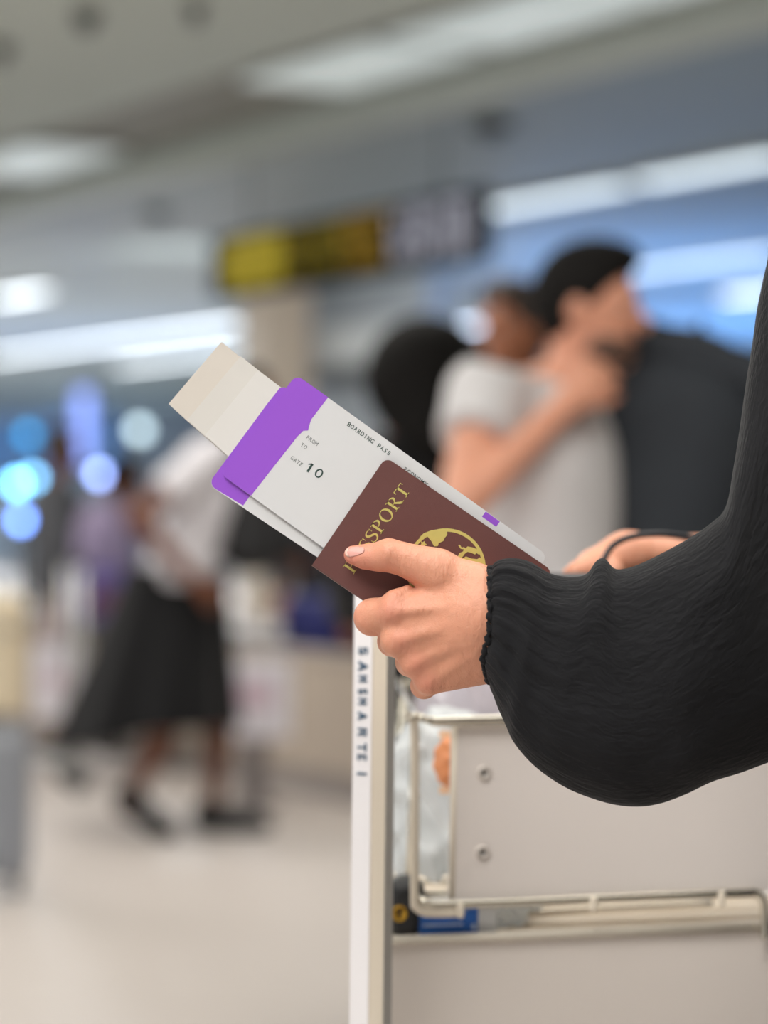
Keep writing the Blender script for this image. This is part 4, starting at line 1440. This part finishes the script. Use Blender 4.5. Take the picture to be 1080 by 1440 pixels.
# thumb nail: a curved plate lying on the back of the thumb
def surf_depth(px, py, d0=70, d1=-5):
    """Depth (pixels) at which the line of sight meets the hand."""
    ds = np.linspace(d0, d1, 301)
    pts = np.array([list(H(px, py, d)) for d in ds], dtype=F4)
    v = hand(pts)
    i = np.argmax(v < 0)
    return float(ds[i]) if v[i] < 0 else None
nail_c = [(485.6, 774.5), (488, 771.3), (492.5, 769.6), (502, 768.6), (511.5, 769.2), (513.2, 773.5), (511.0, 777.6), (504, 780.6), (497.5, 782.6), (491, 783.6), (487.2, 781.6), (485.3, 778.0)]
def nail_mesh(cx, cy, outl, lift=.5, rings=4):
    vs, fs = [], []
    n_ = len(outl)
    for layer in (0, 1):
        for r in range(rings + 1):
            t = 1 - r / (rings + .25)
            for (x, y) in outl:
                qx, qy = cx + (x - cx) * t, cy + (y - cy) * t
                d = surf_depth(qx, qy)
                if d is None:
                    d = surf_depth(cx + (x - cx) * .8, cy + (y - cy) * .8) - 2.0
                vs.append(H(qx, qy, d + (lift if layer == 0 else -1.2)))
    N_ = n_ * (rings + 1)
    for layer in (0, 1):
        for r in range(rings):
            for i in range(n_):
                j = (i + 1) % n_
                a_ = layer * N_ + r * n_
                fs.append((a_ + i, a_ + j, a_ + n_ + j, a_ + n_ + i))
        fs.append(tuple(layer * N_ + rings * n_ + i for i in range(n_)))
    for i in range(n_):
        j = (i + 1) % n_
        fs.append((i, j, N_ + j, N_ + i))
    return MB().add(vs, fs, True)
on = nail_mesh(499, 776, nail_c).build('thumb_nail', mat('nail', 'e0a296', .42, var=.04, scale=200, spec=.4, coat=.0, sss=.1), None, 'short natural pink nail')
under(on, wom, wbase)
tipn = [(485.0, 774.6), (487.6, 771.2), (491.5, 769.4), (490.2, 772.0), (488.4, 775.5), (488.6, 779.2), (491.2, 783.8), (487.0, 782.0), (484.8, 778.4)]
on2 = nail_mesh(487.9, 776.5, tipn, .75, 3).build('nail_tip', mat('nail_tip', 'e6bfae', .3, var=0), None, 'pale free edge of the nail')
under(on2, wom, wbase)

# ------------------------------------------------------------------ her clothes
def crinkle_mat(name, stretch_scale, alpha):
    m = mat(name, '1b1b1d', .8, var=.10, scale=30, spec=.15, sheen=.06)
    nt = m.node_tree
    b_ = nt.nodes['Principled BSDF']
    at = nt.nodes.new('ShaderNodeAttribute'); at.attribute_name = 'weave'; at.attribute_type = 'GEOMETRY'
    n = nt.nodes.new('ShaderNodeTexNoise'); n.inputs['Scale'].default_value = 1.0; n.inputs['Detail'].default_value = 3; n.inputs['Distortion'].default_value = .4
    nt.links.new(at.outputs['Vector'], n.inputs['Vector'])
    bp = nt.nodes.new('ShaderNodeBump'); bp.inputs['Strength'].default_value = 1.0; bp.inputs['Distance'].default_value = .0018
    nt.links.new(n.outputs['Fac'], bp.inputs['Height'])
    nt.links.new(bp.outputs[0], b_.inputs['Normal'])
    b_.inputs['Alpha'].default_value = alpha
    return m
M_crepe = crinkle_mat('crinkled_black_crepe', 1, .965)
M_dress = mat('black_dress', '1b1b1d', .8, var=.08, scale=20, spec=.15, sheen=.05, bump=.001, bscale=50)
# stations: top contour, bottom contour, centre depth, half depth (pixels)
ST = [((691, 800), (689, 957), 57, 55), ((694, 793), (690, 968), 59, 57), ((703, 787.5), (694, 978), 63, 61), ((722, 785), (701, 998), 67, 65), ((746, 790), (710, 1018), 71, 69), ((773, 806), (724, 1045), 74, 72),
      ((801, 811.5), (746, 1072), 76, 78), ((824, 808), (771, 1093), 78, 84), ((839, 789), (799, 1110), 78, 88), ((851, 785.5), (830, 1122), 80, 92), ((866, 799), (865, 1131), 82, 96),
      ((893, 795), (900, 1133.5), 84, 100), ((930, 779), (932, 1129), 86, 104), ((966, 759), (965, 1117), 88, 108), ((1000, 735), (1002, 1099), 84, 110), ((1021, 712), (1045, 1086), 70, 112),
      ((1032, 655), (1105, 1064), 40, 116), ((1043, 580), (1185, 1035), 5, 120), ((1055, 500), (1285, 980), -30, 124), ((1066, 430), (1390, 880), -55, 124), ((1078, 370), (1455, 760), -75, 120), ((1100, 310), (1490, 640), -90, 114), ((1240, 225), (1530, 500), -98, 104), ((1350, 210), (1565, 430), -100, 98)]
NA, NS = 300, 150
def cat(ts):
    arr = np.array([[a[0], a[1], b_[0], b_[1], c, d] for a, b_, c, d in ST], float)
    n_ = len(arr)
    out = []
    for t in ts:
        x = t * (n_ - 1); i = min(int(x), n_ - 2); f = x - i
        p0, p1, p2, p3 = arr[max(0, i - 1)], arr[i], arr[i + 1], arr[min(n_ - 1, i + 2)]
        out.append(.5 * (2 * p1 + (p2 - p0) * f + (2 * p0 - 5 * p1 + 4 * p2 - p3) * f * f + (3 * p1 - p0 - 3 * p2 + p3) * f ** 3))
    return np.array(out)
ts = np.linspace(0, 1, NS) ** 1.08
st = cat(ts)
rng = np.random.default_rng(11)
ph = rng.uniform(0, 2 * PI, 40)
vs, wv = [], []
th = np.linspace(0, 2 * PI, NA, endpoint=False)
cen = (st[:, 0:2] + st[:, 2:4]) / 2
arc = np.concatenate([[0], np.cumsum(np.sqrt((np.diff(cen, axis=0) ** 2).sum(1)))])
for i in range(NS):
    tx, ty, bx, by, cd, hd_ = st[i]
    c2 = np.array([(tx + bx) / 2, (ty + by) / 2]); up = np.array([tx - bx, ty - by]) / 2
    L_ = np.linalg.norm(up)
    s = arc[i]
    # gathered folds fade away from the cuff; broad drape folds further up
    gath = math.exp(-s / 70.0)
    fold = np.zeros(NA)
    for k, (fr, am) in enumerate(((13, 1.8), (19, 1.4), (29, 1.1), (43, .8))):
        fold += gath * am * np.sin(fr * th + ph[k] + .006 * s * (k - 1))
    drape = math.sin(min(1, s / 90.0) * PI / 2)
    for k, (fr, am, sl) in enumerate(((5, 2.0, .022), (8, 1.3, -.03), (11, .9, .017), (17, .5, .03))):
        fold += drape * am * np.sin(fr * th + ph[8 + k] + sl * s) * (.6 + .4 * np.sin(.02 * s + ph[12 + k]))
    fold += -3.5 * math.exp(-((s - 40) / 13.0) ** 2) * (.5 + .5 * np.sin(th - .5)) + 2.0 * math.exp(-((s - 66) / 12.0) ** 2)
    fold += 2.2 * drape * np.sin(.045 * s + 2.2 * np.sin(th + 1.0))
    ca, sa = np.cos(th), np.sin(th)
    edge = np.abs(ca) ** 6                     # keep the outline itself where the photograph has it
    fold = fold * (1 - .75 * edge)
    # slightly squared section: fuller cloth
    e_ = .88
    cc, ss = np.sign(ca) * np.abs(ca) ** e_, np.sign(sa) * np.abs(sa) ** e_
    rad = 1 + fold / max(L_, 40)
    cuffx = -9.5 * np.exp(-((ca + .62) / .30) ** 2) * np.sqrt(np.maximum(0, sa)) * math.exp(-s / 22.0)
    X = c2[0] + up[0] * cc * rad + cuffx; Yp = c2[1] + up[1] * cc * rad
    D = cd + hd_ * ss + fold * ss
    for k in range(NA):
        vs.append(H(X[k], Yp[k], D[k]) - wbase)
        wv.append((th[k] / (2 * PI) * 2 * PI * 17.0, s * .042, 0.0))
vs = np.array([list(v) for v in vs])
qd = []
for i in range(NS - 1):
    a = np.arange(NA); b_ = (a + 1) % NA
    qd.append(np.stack([i * NA + a, i * NA + b_, (i + 1) * NA + b_, (i + 1) * NA + a], 1))
qd = np.concatenate(qd)
# inner face, so that the cloth has thickness
nin = vs.copy().reshape(NS, NA, 3)
cenw = nin.mean(1, keepdims=True)
dv = cenw - nin
nin = nin + dv / np.linalg.norm(dv, axis=2, keepdims=True) * .0012
vv = np.concatenate([vs, nin.reshape(-1, 3)])
N0 = NS * NA
qin = qd[:, ::-1] + N0
a = np.arange(NA); b_ = (a + 1) % NA
rim1 = np.stack([a, a + N0, b_ + N0, b_], 1)
e0 = (NS - 1) * NA
rim2 = np.stack([e0 + a, e0 + b_, e0 + b_ + N0, e0 + a + N0], 1)
me = np_mesh('sleeve', vv, np.concatenate([qd, qin, rim1, rim2]))
atn = me.attributes.new('weave', 'FLOAT_VECTOR', 'POINT')
atn.data.foreach_set('vector', np.concatenate([np.array(wv), np.array(wv)]).astype(np.float32).ravel())
sleeve = link('sleeve', me, M_crepe, wom)

# gathered cuff edge: a small ruffle round the opening
b = MB()
pts, rr_ = [], []
tx, ty, bx, by, cd, hd_ = st[1]
nr = 150
for k in range(nr):
    t = 2 * PI * k / nr
    ca, sa = math.cos(t), math.sin(t)
    x = (tx + bx) / 2 + (tx - bx) / 2 * ca - 1.5 - 9.5 * math.exp(-((ca + .62) / .30) ** 2) * math.sqrt(max(0, sa))
    y = (ty + by) / 2 + (ty - by) / 2 * ca
    j = 1.6 * math.sin(31 * t) + 1.2 * math.sin(47 * t + 1)
    pts.append(H(x + j, y + .5 * j, cd + hd_ * sa + 1.0))
    rr_.append((4.2 + 1.5 * math.sin(31 * t + .7)) * S)
b.tube(pts, rr_, 10, True)
under(b.build('cuff', M_dress, None, 'gathered elastic cuff'), wom, wbase)

dress_f = union([rot(PEL, (.185, .135, .16)), (rot((PEL + CHE) / 2, (.155, .118, .19)), .08), (rot(CHE, (.178, .128, .20)), .06), (rot(CHE + RW @ V3(.07, .09, -.02), (.07, .05, .07)), .05), (rot(CHE + RW @ V3(-.07, .09, -.02), (.07, .05, .07)), .05),
                 (cone(SHL + V3(.03, .03, 0), SHR, .062), .05), (cone(PEL + V3(.03, 0, 0), V3(BX.x + .05, BX.y, .25), .17, .215), .08),
                 (cut(cone(SHR, ELR, .064, .060), ), .04), (cone(SHL + V3(.02, .02, 0), lerp(SHL, EL, .45), .064, .050), .04), (cut(cone(ELR, lerp(ELR, WRR, .62), .060, .050), plane(lerp(ELR, WRR, .55), WRR - ELR)), .02)], .05)
dress_f2 = cut(dress_f, plane(NEC + V3(0, 0, .02), V3(-.25, 0, 1)), plane((0, 0, .30), (0, 0, -1)), plane((.285, 0, 0), (-1, 0, .0)) if False else (lambda p: -np.ones(len(p), dtype=F4)))
pd, qd2 = polygonize(dress_f2, (.15, 1.5, .2), (.95, 2.45, 1.5), .010)
link('dress', np_mesh('dress', relax(pd, qd2, 1) - np.array(wbase), qd2), M_dress, wom)
JH = {'head': HEA - wbase}
hair(JH, RW, M_hair, wom, 1.0, 'long')
for s in (-1, 1):
    an = RW @ V3(s * .095, -.03, .085); to = RW @ V3(s * .115, .14, .03)
    shoe({'anL': an, 'toL': to}, 'L', mat('shoe_black', '1a1a1c', .4), wom, 1.0)

# ------------------------------------------------------------------ luggage trolley beside her
M_cream = mat('trolley_cream', 'e8dcc9', .45, var=.03, scale=8)
M_white2 = mat('trolley_white', 'eae6e6', .4, var=.02, scale=8)
M_greym = mat('trolley_grey', 'bdbbb6', .45, .3, var=.03)
M_chrome = mat('chrome_wire', 'd8d2c4', .18, .95, var=.03)
M_ad = mat('ad_panel', 'eae1da', .42, var=.025, scale=5, spec=.4)
M_ad2 = mat('lower_panel', 'eee4db', .42, var=.025, scale=5, spec=.4)
YP = 1.99
tb = P(525, 720, YP); tb.z = 0
tro = thing('luggage_trolley', 'cream and chrome luggage trolley with a wire basket in front of the woman in black', 'trolley', tb)
def T(px, py, y):
    return P(px, py, y) - tb
def upright(name, xa, xb, y, ztop, lab=None):
    """Extruded post with a white face to the left and a cream face to the right; xa/xb its pixel columns low and high."""
    w = .030
    pts = [(-.0150, .0), (-.0015, -.009), (.0085, -.0075), (.0150, .004), (.0150, .022), (-.0150, .022)]
    lo_, hi_ = T(xa, 1440, y), T(xb, 800, y)
    def f(a, c, z):
        k = (z - (lo_.z)) / (hi_.z - lo_.z)
        return Vector((lo_.x + (hi_.x - lo_.x) * k + a, hi_.y * 0 + (y - YP) + c, z))
    b = MB().prism(pts, .06, ztop, f)
    o = b.build(name, M_greym, tro, lab)
    # faces carry coloured strips: thin real plates
    def plate(p, q_, nm, m_, z0=.08, z1=None, th=.0012):
        p, q_ = Vector(p), Vector(q_)
        nrm = Vector((q_.y - p.y, -(q_.x - p.x))).normalized()
        if nrm.y > 0:
            nrm = -nrm
        b2 = MB().prism([p[:], q_[:], (q_ + nrm * th)[:], (p + nrm * th)[:]], z0, z1 or ztop - .004, f)
        return b2.build(nm, m_, o)
    plate((-.0150, .0), (-.0015, -.009), 'face_strip', M_white2, lab=None) if False else plate((-.0150, .0), (-.0015, -.009), 'face_strip', M_white2)
    plate((-.0015, -.009), (.0085, -.0075), 'face_strip', M_cream)
    return o, f
ZT = 1.125
post, pf = upright('upright', 521.5, 529.0, YP, ZT, 'upright with dark lettering')
upright('upright', 1132, 1140, YP + .16, ZT)
# lettering down the white face: nine dark characters, top towards the right
M_navy = mat('trolley_navy', '3d5a72', .5, var=0)
b = MB()
pa, pb_ = Vector((-.0150, .0)), Vector((-.0015, -.009))
nrm = Vector((-.55, -.83)).normalized()
def onface(s, z, t):
    q_ = pa.lerp(pb_, s) + nrm * (.0012 + t)
    return pf(q_.x, q_.y, z)
def zy(py):
    return EYE - (py - HY) / FPX * YP
def glyph(shapes, py0, py1):
    """Letter turned a quarter: reading downwards; letter x -> down the post, letter y -> towards the right."""
    for kind, d in shapes:
        polys = [d] if kind == 'poly' else [[d[i][0], d[i + 1][0], d[i + 1][1], d[i][1]] for i in range(len(d) - 1)]
        for pl_ in polys:
            b.prism([(x, y) for x, y in pl_], 0, .0007, lambda a, c, z: onface(.28 + .48 * c, zy(py0 + (py1 - py0) * a), z))
def L_(*bars):
    out = []
    for q_ in bars:
        out += poly(*q_) if isinstance(q_[0], tuple) else bar(*q_)
    return out
SANS = {
    'S': L_((0, 0, .8, .22), (.6, 0, .8, .6), (0, .4, .8, .6), (0, .4, .2, 1), (0, .8, .8, 1)),
    'A': L_(((0, 0), (.24, 0), (.52, 1), (.32, 1)), ((.56, 0), (.80, 0), (.5, 1), (.32, 1)), (.2, .25, .6, .42)),
    'M': L_((0, 0, .2, 1), (.65, 0, .85, 1), ((.0, 1), (.2, 1), (.5, .3), (.36, .3)), ((.65, 1), (.85, 1), (.5, .3), (.36, .3))),
    'R': L_((0, 0, .2, 1), (0, .8, .75, 1), (0, .42, .75, .6), (.58, .42, .78, 1), ((.35, .45), (.58, .45), (.85, 0), (.6, 0))),
    'T': L_((0, .8, .85, 1), (.32, 0, .54, 1)),
    'I': L_((.2, 0, .42, 1),),
    'E': L_((0, 0, .2, 1), (0, 0, .75, .2), (0, .4, .65, .58), (0, .8, .75, 1)),
}
for ch, ya, yb in (('S', 910, 922), ('A', 929, 947), ('M', 949, 960), ('S', 968, 977), ('M', 981, 992), ('A', 1000, 1015), ('R', 1023, 1037), ('T', 1044, 1058), ('E', 1060, 1071), ('I', 1082, 1098)):
    glyph(SANS[ch], ya, yb)
b.build('lettering', M_navy, post, 'dark blue lettering')

# push handle: black bar between the uprights with a loop near the woman's other hand
M_rubber = mat('handle_black', '26252a', .4, var=.05, spec=.5)
b = MB()
hz = ZT - .012
b.tube([T(527, 0, YP + .01) * 1 + Vector((0, 0, -T(527, 0, YP + .01).z + hz)), Vector((.16, .085, hz)), T(1138, 0, YP + .17) + Vector((0, 0, -T(1138, 0, YP + .17).z + hz))], .011, 14)
b.build('push_bar', M_rubber, tro, 'black push bar')
b = MB()
lp = [T(832, 838, 2.07), T(842, 806, 2.07), T(850, 785, 2.07), T(861, 768, 2.075), T(880, 757, 2.08), T(905, 752, 2.09), T(935, 751.5, 2.10), T(965, 756, 2.11), T(1000, 764, 2.12), T(1040, 790, 2.14), T(1060, 830, 2.15)]
b.tube(bez(lp, 6), .0026, 12)
b.build('brake_lever', M_rubber, tro, 'black brake lever loop')

# wire basket
BY = 2.05
rwire = .0030
def BP(px, py):
    """A point on the basket's front plane, which recedes 14 degrees to the right."""
    k = (px - CX) / FPX
    x0 = (590 - CX) / FPX * BY
    y = (BY - x0 * .25) / (1 - k * .25)
    return P(px, py, y) - tb
def wire(pts, name, par, r=rwire, m=None, lab=None, n=6):
    b = MB(); b.tube(bez(pts, n) if n else pts, r, 10); return b.build(name, m or M_chrome, par, lab)
back_top = P(560, 960, 2.477) - tb
zr = BP(590, 1010).z
bsk = MB()
bt_ = [BP(1085, 1003), BP(900, 1006), BP(720, 1010.5), BP(630, 1013), BP(606, 1013)]
corner = BP(592, 1008); 
wire(bt_ + [BP(598, 1011), corner + Vector((-.003, .018, 0)), (corner + back_top) / 2 + Vector((-.001, 0, 0)), back_top], 'basket_rim', tro)
cb0 = BP(590, 1268); back_bot = P(535, 1180, 2.45) - tb
wire([BP(1076, 1320), BP(1076, 1290), BP(1073, 1266), BP(1062, 1256), BP(1040, 1256), BP(900, 1261), BP(720, 1269), BP(625, 1272.5), BP(606, 1272), cb0 + Vector((-.0005, .006, .001)), cb0 + Vector((-.004, .05, .004)), (cb0 + back_bot) / 2, back_bot], 'basket_rim', tro, rwire * 1.15)
wire([BP(580, 1003), BP(583, 1030), BP(583.5, 1150), BP(583, 1262), BP(585, 1274), BP(592, 1281), BP(606, 1284), BP(640, 1284)], 'basket_wire', tro, .0034, M_cream)
wire([BP(606, 1017), BP(640, 1018), BP(760, 1015), BP(1085, 1008)], 'basket_wire', tro, .0022)
wire([P(740, 1284, 2.12) - tb, P(820, 1278, 2.13) - tb, P(1000, 1270, 2.17) - tb], 'basket_wire', tro, .0022)
# back wires of the basket
for k in range(1, 4):
    f_ = k / 4
    a_ = corner.lerp(back_top, f_); c_ = cb0.lerp(back_bot, f_)
    wire([a_, c_], 'basket_wire', tro, .0022, None, None, 0)
wire([back_top, back_top + Vector((.26, .06, 0))], 'basket_rim', tro, rwire, None, None, 0)
wire([back_bot, back_bot + Vector((.26, .06, 0))], 'basket_rim', tro, rwire, None, None, 0)
for k in range(6):
    a_ = cb0.lerp(back_bot, .1 + .16 * k)
    wire([a_, a_ + Vector((.25, .06, 0))], 'basket_wire', tro, .0018, None, None, 0)
for px, py in ((647, 1280), (834, 1271), (1014, 1263)):
    b = MB(); c_ = BP(px, py); b.box(c_ + Vector((0, -.002, 0)), (.0062, .006, .0115), None, .002); b.build('clip', M_cream, tro)
for px, py, r_ in ((571, 1004, 3.6), (581, 1008, 4.6), (573, 1014, 3.2)):
    b = MB(); c_ = BP(px, py); rr2 = r_ * BY / FPX
    b.lathe([(rr2 * math.sin(a_), -rr2 * math.cos(a_)) for a_ in [PI * i / 8 for i in range(1, 8)]], c_ + Vector((0, -.004, 0)), None, 12); b.build('weld_bead', M_chrome, tro)

# advertisement panel with rivets, lower panel, ribbed shelf
def panel(name, pts, th, m, back=.004):
    q_ = [BP(*p_) + Vector((0, back, 0)) for p_ in pts]
    nrm_ = Vector((-.25, 1, 0)).normalized()
    vs_ = q_ + [p_ + nrm_ * th for p_ in q_]
    b = MB().add(vs_, [(0, 1, 2, 3), (7, 6, 5, 4), (0, 4, 5, 1), (1, 5, 6, 2), (2, 6, 7, 3), (3, 7, 4, 0)])
    return b.build(name, m, tro)
adp = panel('side_panel', [(640, 1021), (1125, 1011), (1125, 1251), (636, 1266)], .012, M_ad, .006)
edge = MB()
for (a_, c_) in (((636.5, 1266), (640.5, 1021)),):
    edge.tube([BP(*a_) + Vector((0, .008, 0)), BP(*c_) + Vector((0, .008, 0))], .0023, 8)
edge.build('panel_edge', M_cream, adp)
def rivet(px, py):
    c_ = BP(px, py) + Vector((0, .0055, 0))
    R_ = Matrix.Rotation(math.atan(.25), 3, 'Z') @ Matrix.Rotation(PI / 2, 3, 'X')
    b = MB(); b.lathe([(.0058, -.001), (.0058, .0004), (.0049, .0016), (.0030, .0020), (.0028, .0008)], c_, R_, 24); o = b.build('rivet', mat('rivet_metal', 'd8cfc6', .38, .25), adp)
    return o
for px, py in ((681, 1088), (679, 1200)):
    rivet(px, py)
    c_ = BP(px, py) + Vector((0, .0055, 0))
    R_ = Matrix.Rotation(math.atan(.25), 3, 'Z') @ Matrix.Rotation(PI / 2, 3, 'X')
    b = MB(); b.lathe([(.0017, .0), (.0017, .0013), (.0008, .0016)], c_, R_, 14); b.build('rivet_pin', M_dark, adp)
lowp = panel('lower_panel', [(545, 1328), (1125, 1306), (1125, 1900), (545, 1900)], .014, M_ad2, .010)
b = MB()
q_ = [BP(545, 1325) + Vector((0, .008, 0)), BP(1125, 1303) + Vector((0, .008, 0))]
b.tube(q_, .0035, 10); b.build('top_rail', mat('rail_cream', 'cfc6b6', .5), lowp)
zsh = BP(560, 1320).z
f0, f1 = BP(548, 1321), BP(1125, 1300)
f0.z = f1.z = zsh - .006
f0.y += .014; f1.y += .014
def strip(y0_, y1_, z0_, z1_):
    back_ = lambda p_, y_: Vector((p_.x + (.10 if p_ is f1 else .0) * 0, p_.y + y_, 0))
    q_ = [back_(f0, y0_), back_(f1, y0_), back_(f1, y1_), back_(f0, y1_)]
    vs_ = [v_ + Vector((0, 0, f0.z + z0_)) for v_ in q_] + [v_ + Vector((0, 0, f0.z + z1_)) for v_ in q_]
    return MB().add(vs_, [(0, 1, 2, 3), (7, 6, 5, 4), (0, 4, 5, 1), (1, 5, 6, 2), (2, 6, 7, 3), (3, 7, 4, 0)])
sh = strip(0, .40, -.008, -.002).build('shelf', M_ad2, tro)
for k in range(9):
    strip(.004 + .045 * k, .026 + .045 * k, -.003, .0045).build('rib', M_cream, sh)
# base frame and wheels below the picture
b = MB(); b.box(Vector((.165, .22, .14)), (.36, .50, .04), None, .015); b.build('base_frame', M_greym, tro)
for x_, y_ in ((.02, .02), (.31, .02), (.02, .42), (.31, .42)):
    b = MB(); b.lathe([(.045, -.016), (.055, -.010), (.055, .010), (.045, .016)], Vector((x_, y_, .056)), Matrix.Rotation(PI / 2, 3, 'Y'), 20); b.build('wheel', M_dark, tro)
    b = MB(); b.box(Vector((x_, y_, .105)), (.05, .04, .05), None, .006); b.build('wheel_fork', M_greym, tro)

# ------------------------------------------------------------------ things in the trolley
def plastic(name, col, a):
    m = mat(name, col, .25, var=.05, scale=30, bump=.006, bscale=28, spec=.5)
    nt = m.node_tree
    b_ = nt.nodes['Principled BSDF']
    out = [n for n in nt.nodes if n.type == 'OUTPUT_MATERIAL'][0]
    tr = nt.nodes.new('ShaderNodeBsdfTranslucent'); tr.inputs[0].default_value = lin(col)
    mx = nt.nodes.new('ShaderNodeMixShader'); mx.inputs[0].default_value = .4
    nt.links.new(b_.outputs[0], mx.inputs[1]); nt.links.new(tr.outputs[0], mx.inputs[2])
    nt.links.new(mx.outputs[0], out.inputs[0])
    b_.inputs['Alpha'].default_value = a
    return m
def crumple(p, f, am, c):
    q_ = (p - A(c)) * f
    return am * (np.sin(q_[:, 0] * 1.0 + 1.7 * np.sin(q_[:, 2] * .8)) * np.sin(q_[:, 2] * .5 + 1.1 * np.sin(q_[:, 0] * 1.3 + 1)) + .5 * np.sin(q_[:, 0] * 2.1 + q_[:, 2] * 1.4 + 2 * np.sin(q_[:, 1] * 1.5)))
def bag_obj(name, label, prims, m, lo_, hi_, h=.0028, f=90, am=.0025, k=.02, cuts=()):
    c_ = (np.array(lo_) + np.array(hi_)) / 2
    base_f = cut(union(prims, k), *cuts)
    g = lambda p: (base_f(p) + crumple(p, f, am, c_)) * .8
    p_, q_ = polygonize(g, lo_, hi_, h)
    p_ = relax(p_, q_, 1)
    zb = np.array([c_[0], c_[1], p_[:, 2].min()])
    o = link(name, np_mesh(name, p_ - zb, q_), m)
    o.location = zb
    return tag(o, label, 'bag')
M_poly = plastic('clear_bag', 'e8ebec', .86)
M_poly2 = plastic('white_bag', 'd6d0d6', .9)
G = lambda px, py, y: P(px, py, y)
bag_obj('plastic_bag', 'clear white plastic bag in the wire basket, left of the panel',
        [cone(G(612, 1080, 2.19), G(615, 1195, 2.19), .036, .040), (cone(G(585, 1110, 2.21), G(600, 1195, 2.21), .024, .028), .03), (cone(G(640, 1060, 2.19), G(720, 1060, 2.22), .03, .03), .03), (ell(G(690, 1190, 2.20), (.06, .05, .055)), .03)],
        M_poly, (-.03, 2.085, .862), (.20, 2.30, 1.02), f=110, am=.0050, cuts=[plane((0, 0, .8795), (0, 0, -1))])
bag_obj('plastic_bag', 'crumpled white plastic bag standing up out of the basket behind the hand',
        [cone(G(640, 985, 2.26), G(760, 985, 2.30), .036, .05), (cone(G(640, 1005, 2.29), G(700, 1000, 2.31), .03, .03), .03)], M_poly2, (.0, 2.18, .95), (.23, 2.38, 1.09), f=80, am=.003)
bag_obj('plastic_bag', 'bulge of clear plastic bag hanging below the basket rim above the blue box',
        [ell(G(698, 1278, 2.13), (.024, .018, .016)), (ell(G(702, 1268, 2.13), (.034, .026, .010)), .01)], M_poly, (.03, 2.09, .82), (.15, 2.20, .90), h=.0018, f=160, am=.0022)
# orange snack pack inside the bag
o_c = G(634, 1072, 2.108)
sn_ = thing('snack_pack', 'orange snack pack between the plastic bag and the cream side panel', 'snack', o_c)
M_or = mat('snack_orange', 'ea9a68', .35, var=.1, scale=60)
sdf_obj('pouch', lambda p: (ell((0, 0, 0), (.014, .008, .020))(p) + .001 * np.sin(p[:, 2] * 500) * np.sin(p[:, 0] * 400)), (-.03, -.02, -.035), (.03, .02, .035), .0018, M_or, sn_)
for s in (-1, 1):
    b = MB(); b.box((0, 0, s * .0215), (.018, .002, .006)); b.build('seal', mat('snack_seal', 'f2c9a4', .4), sn_)
# black pouch with gold emblem
zs = zsh + tb.z - .006 + .0045
q_ = G(569, 1300, 2.082)
pc = thing('pouch', 'black pouch with a round gold emblem standing on the trolley shelf by the post', 'pouch', (q_.x, q_.y, zs))
sdf_obj('pouch_body', union([rbox((0, 0, .021), (.0135, .02, .021), .009), (ell((.001, 0, .034), (.012, .018, .009)), .008)], .008), (-.03, -.04, -.01), (.03, .04, .06), .0018, mat('pouch_black', '202022', .5, var=.1, bump=.0006, bscale=120), pc)
b = MB(); b.lathe([(.0062, 0), (.0062, .0009), (.0048, .0014), (.0046, .0009)], (-.004, -.0196, .018), Matrix.Rotation(PI / 2, 3, 'X'), 22); b.build('emblem', mat('emblem_gold', 'c79a32', .35, .6), pc, 'round gold emblem')
b = MB(); b.box((-.004, -.0206, .0175), (.003, .001, .0055)); b.box((-.004, -.0206, .0205), (.0065, .001, .0016)); b.build('emblem_mark', mat('emblem_dark', '4a3512', .5), pc)
# blue and white box
q_ = G(637, 1300, 2.088)
bx_ = thing('carton', 'small blue and white box lying on the trolley shelf under the basket', 'box', (q_.x, q_.y, zs), math.atan(.25))
b = MB(); b.box((0, 0, .0125), (.062, .03, .025), None, .0012); b.build('box_body', mat('carton_white', 'd8d8d6', .5), bx_)
b = MB(); b.box((-.008, -.0155, .0125), (.0465, .0012, .0245)); b.build('blue_print', mat('carton_blue', '2b66b8', .45), bx_)
b = MB()
rs = random.Random(9)
for z_, x0_, x1_ in ((.0185, -.028, .006), (.0155, -.028, .001), (.0085, -.028, .003)):
    x = x0_
    while x < x1_:
        w_ = rs.uniform(.0012, .003)
        b.box((x + w_ / 2, -.0163, z_), (w_, .0008, .0016)); x += w_ + .0007
b.box((.012, -.0163, .006), (.003, .0008, .004))
b.build('print_lines', mat('carton_print', 'c6d4ea', .5), bx_)
# thin dark cord at the foot of the box
b = MB(); b.tube(bez([G(556, 1320, 2.085), G(620, 1319, 2.10), G(684, 1318, 2.11), G(691, 1314, 2.11), G(692, 1300, 2.11)], 6), .0016, 8)
tag(b.build('cord', mat('cord_dark', '2b3a34', .6)), 'thin dark cord at the foot of the blue and white box', 'cord')
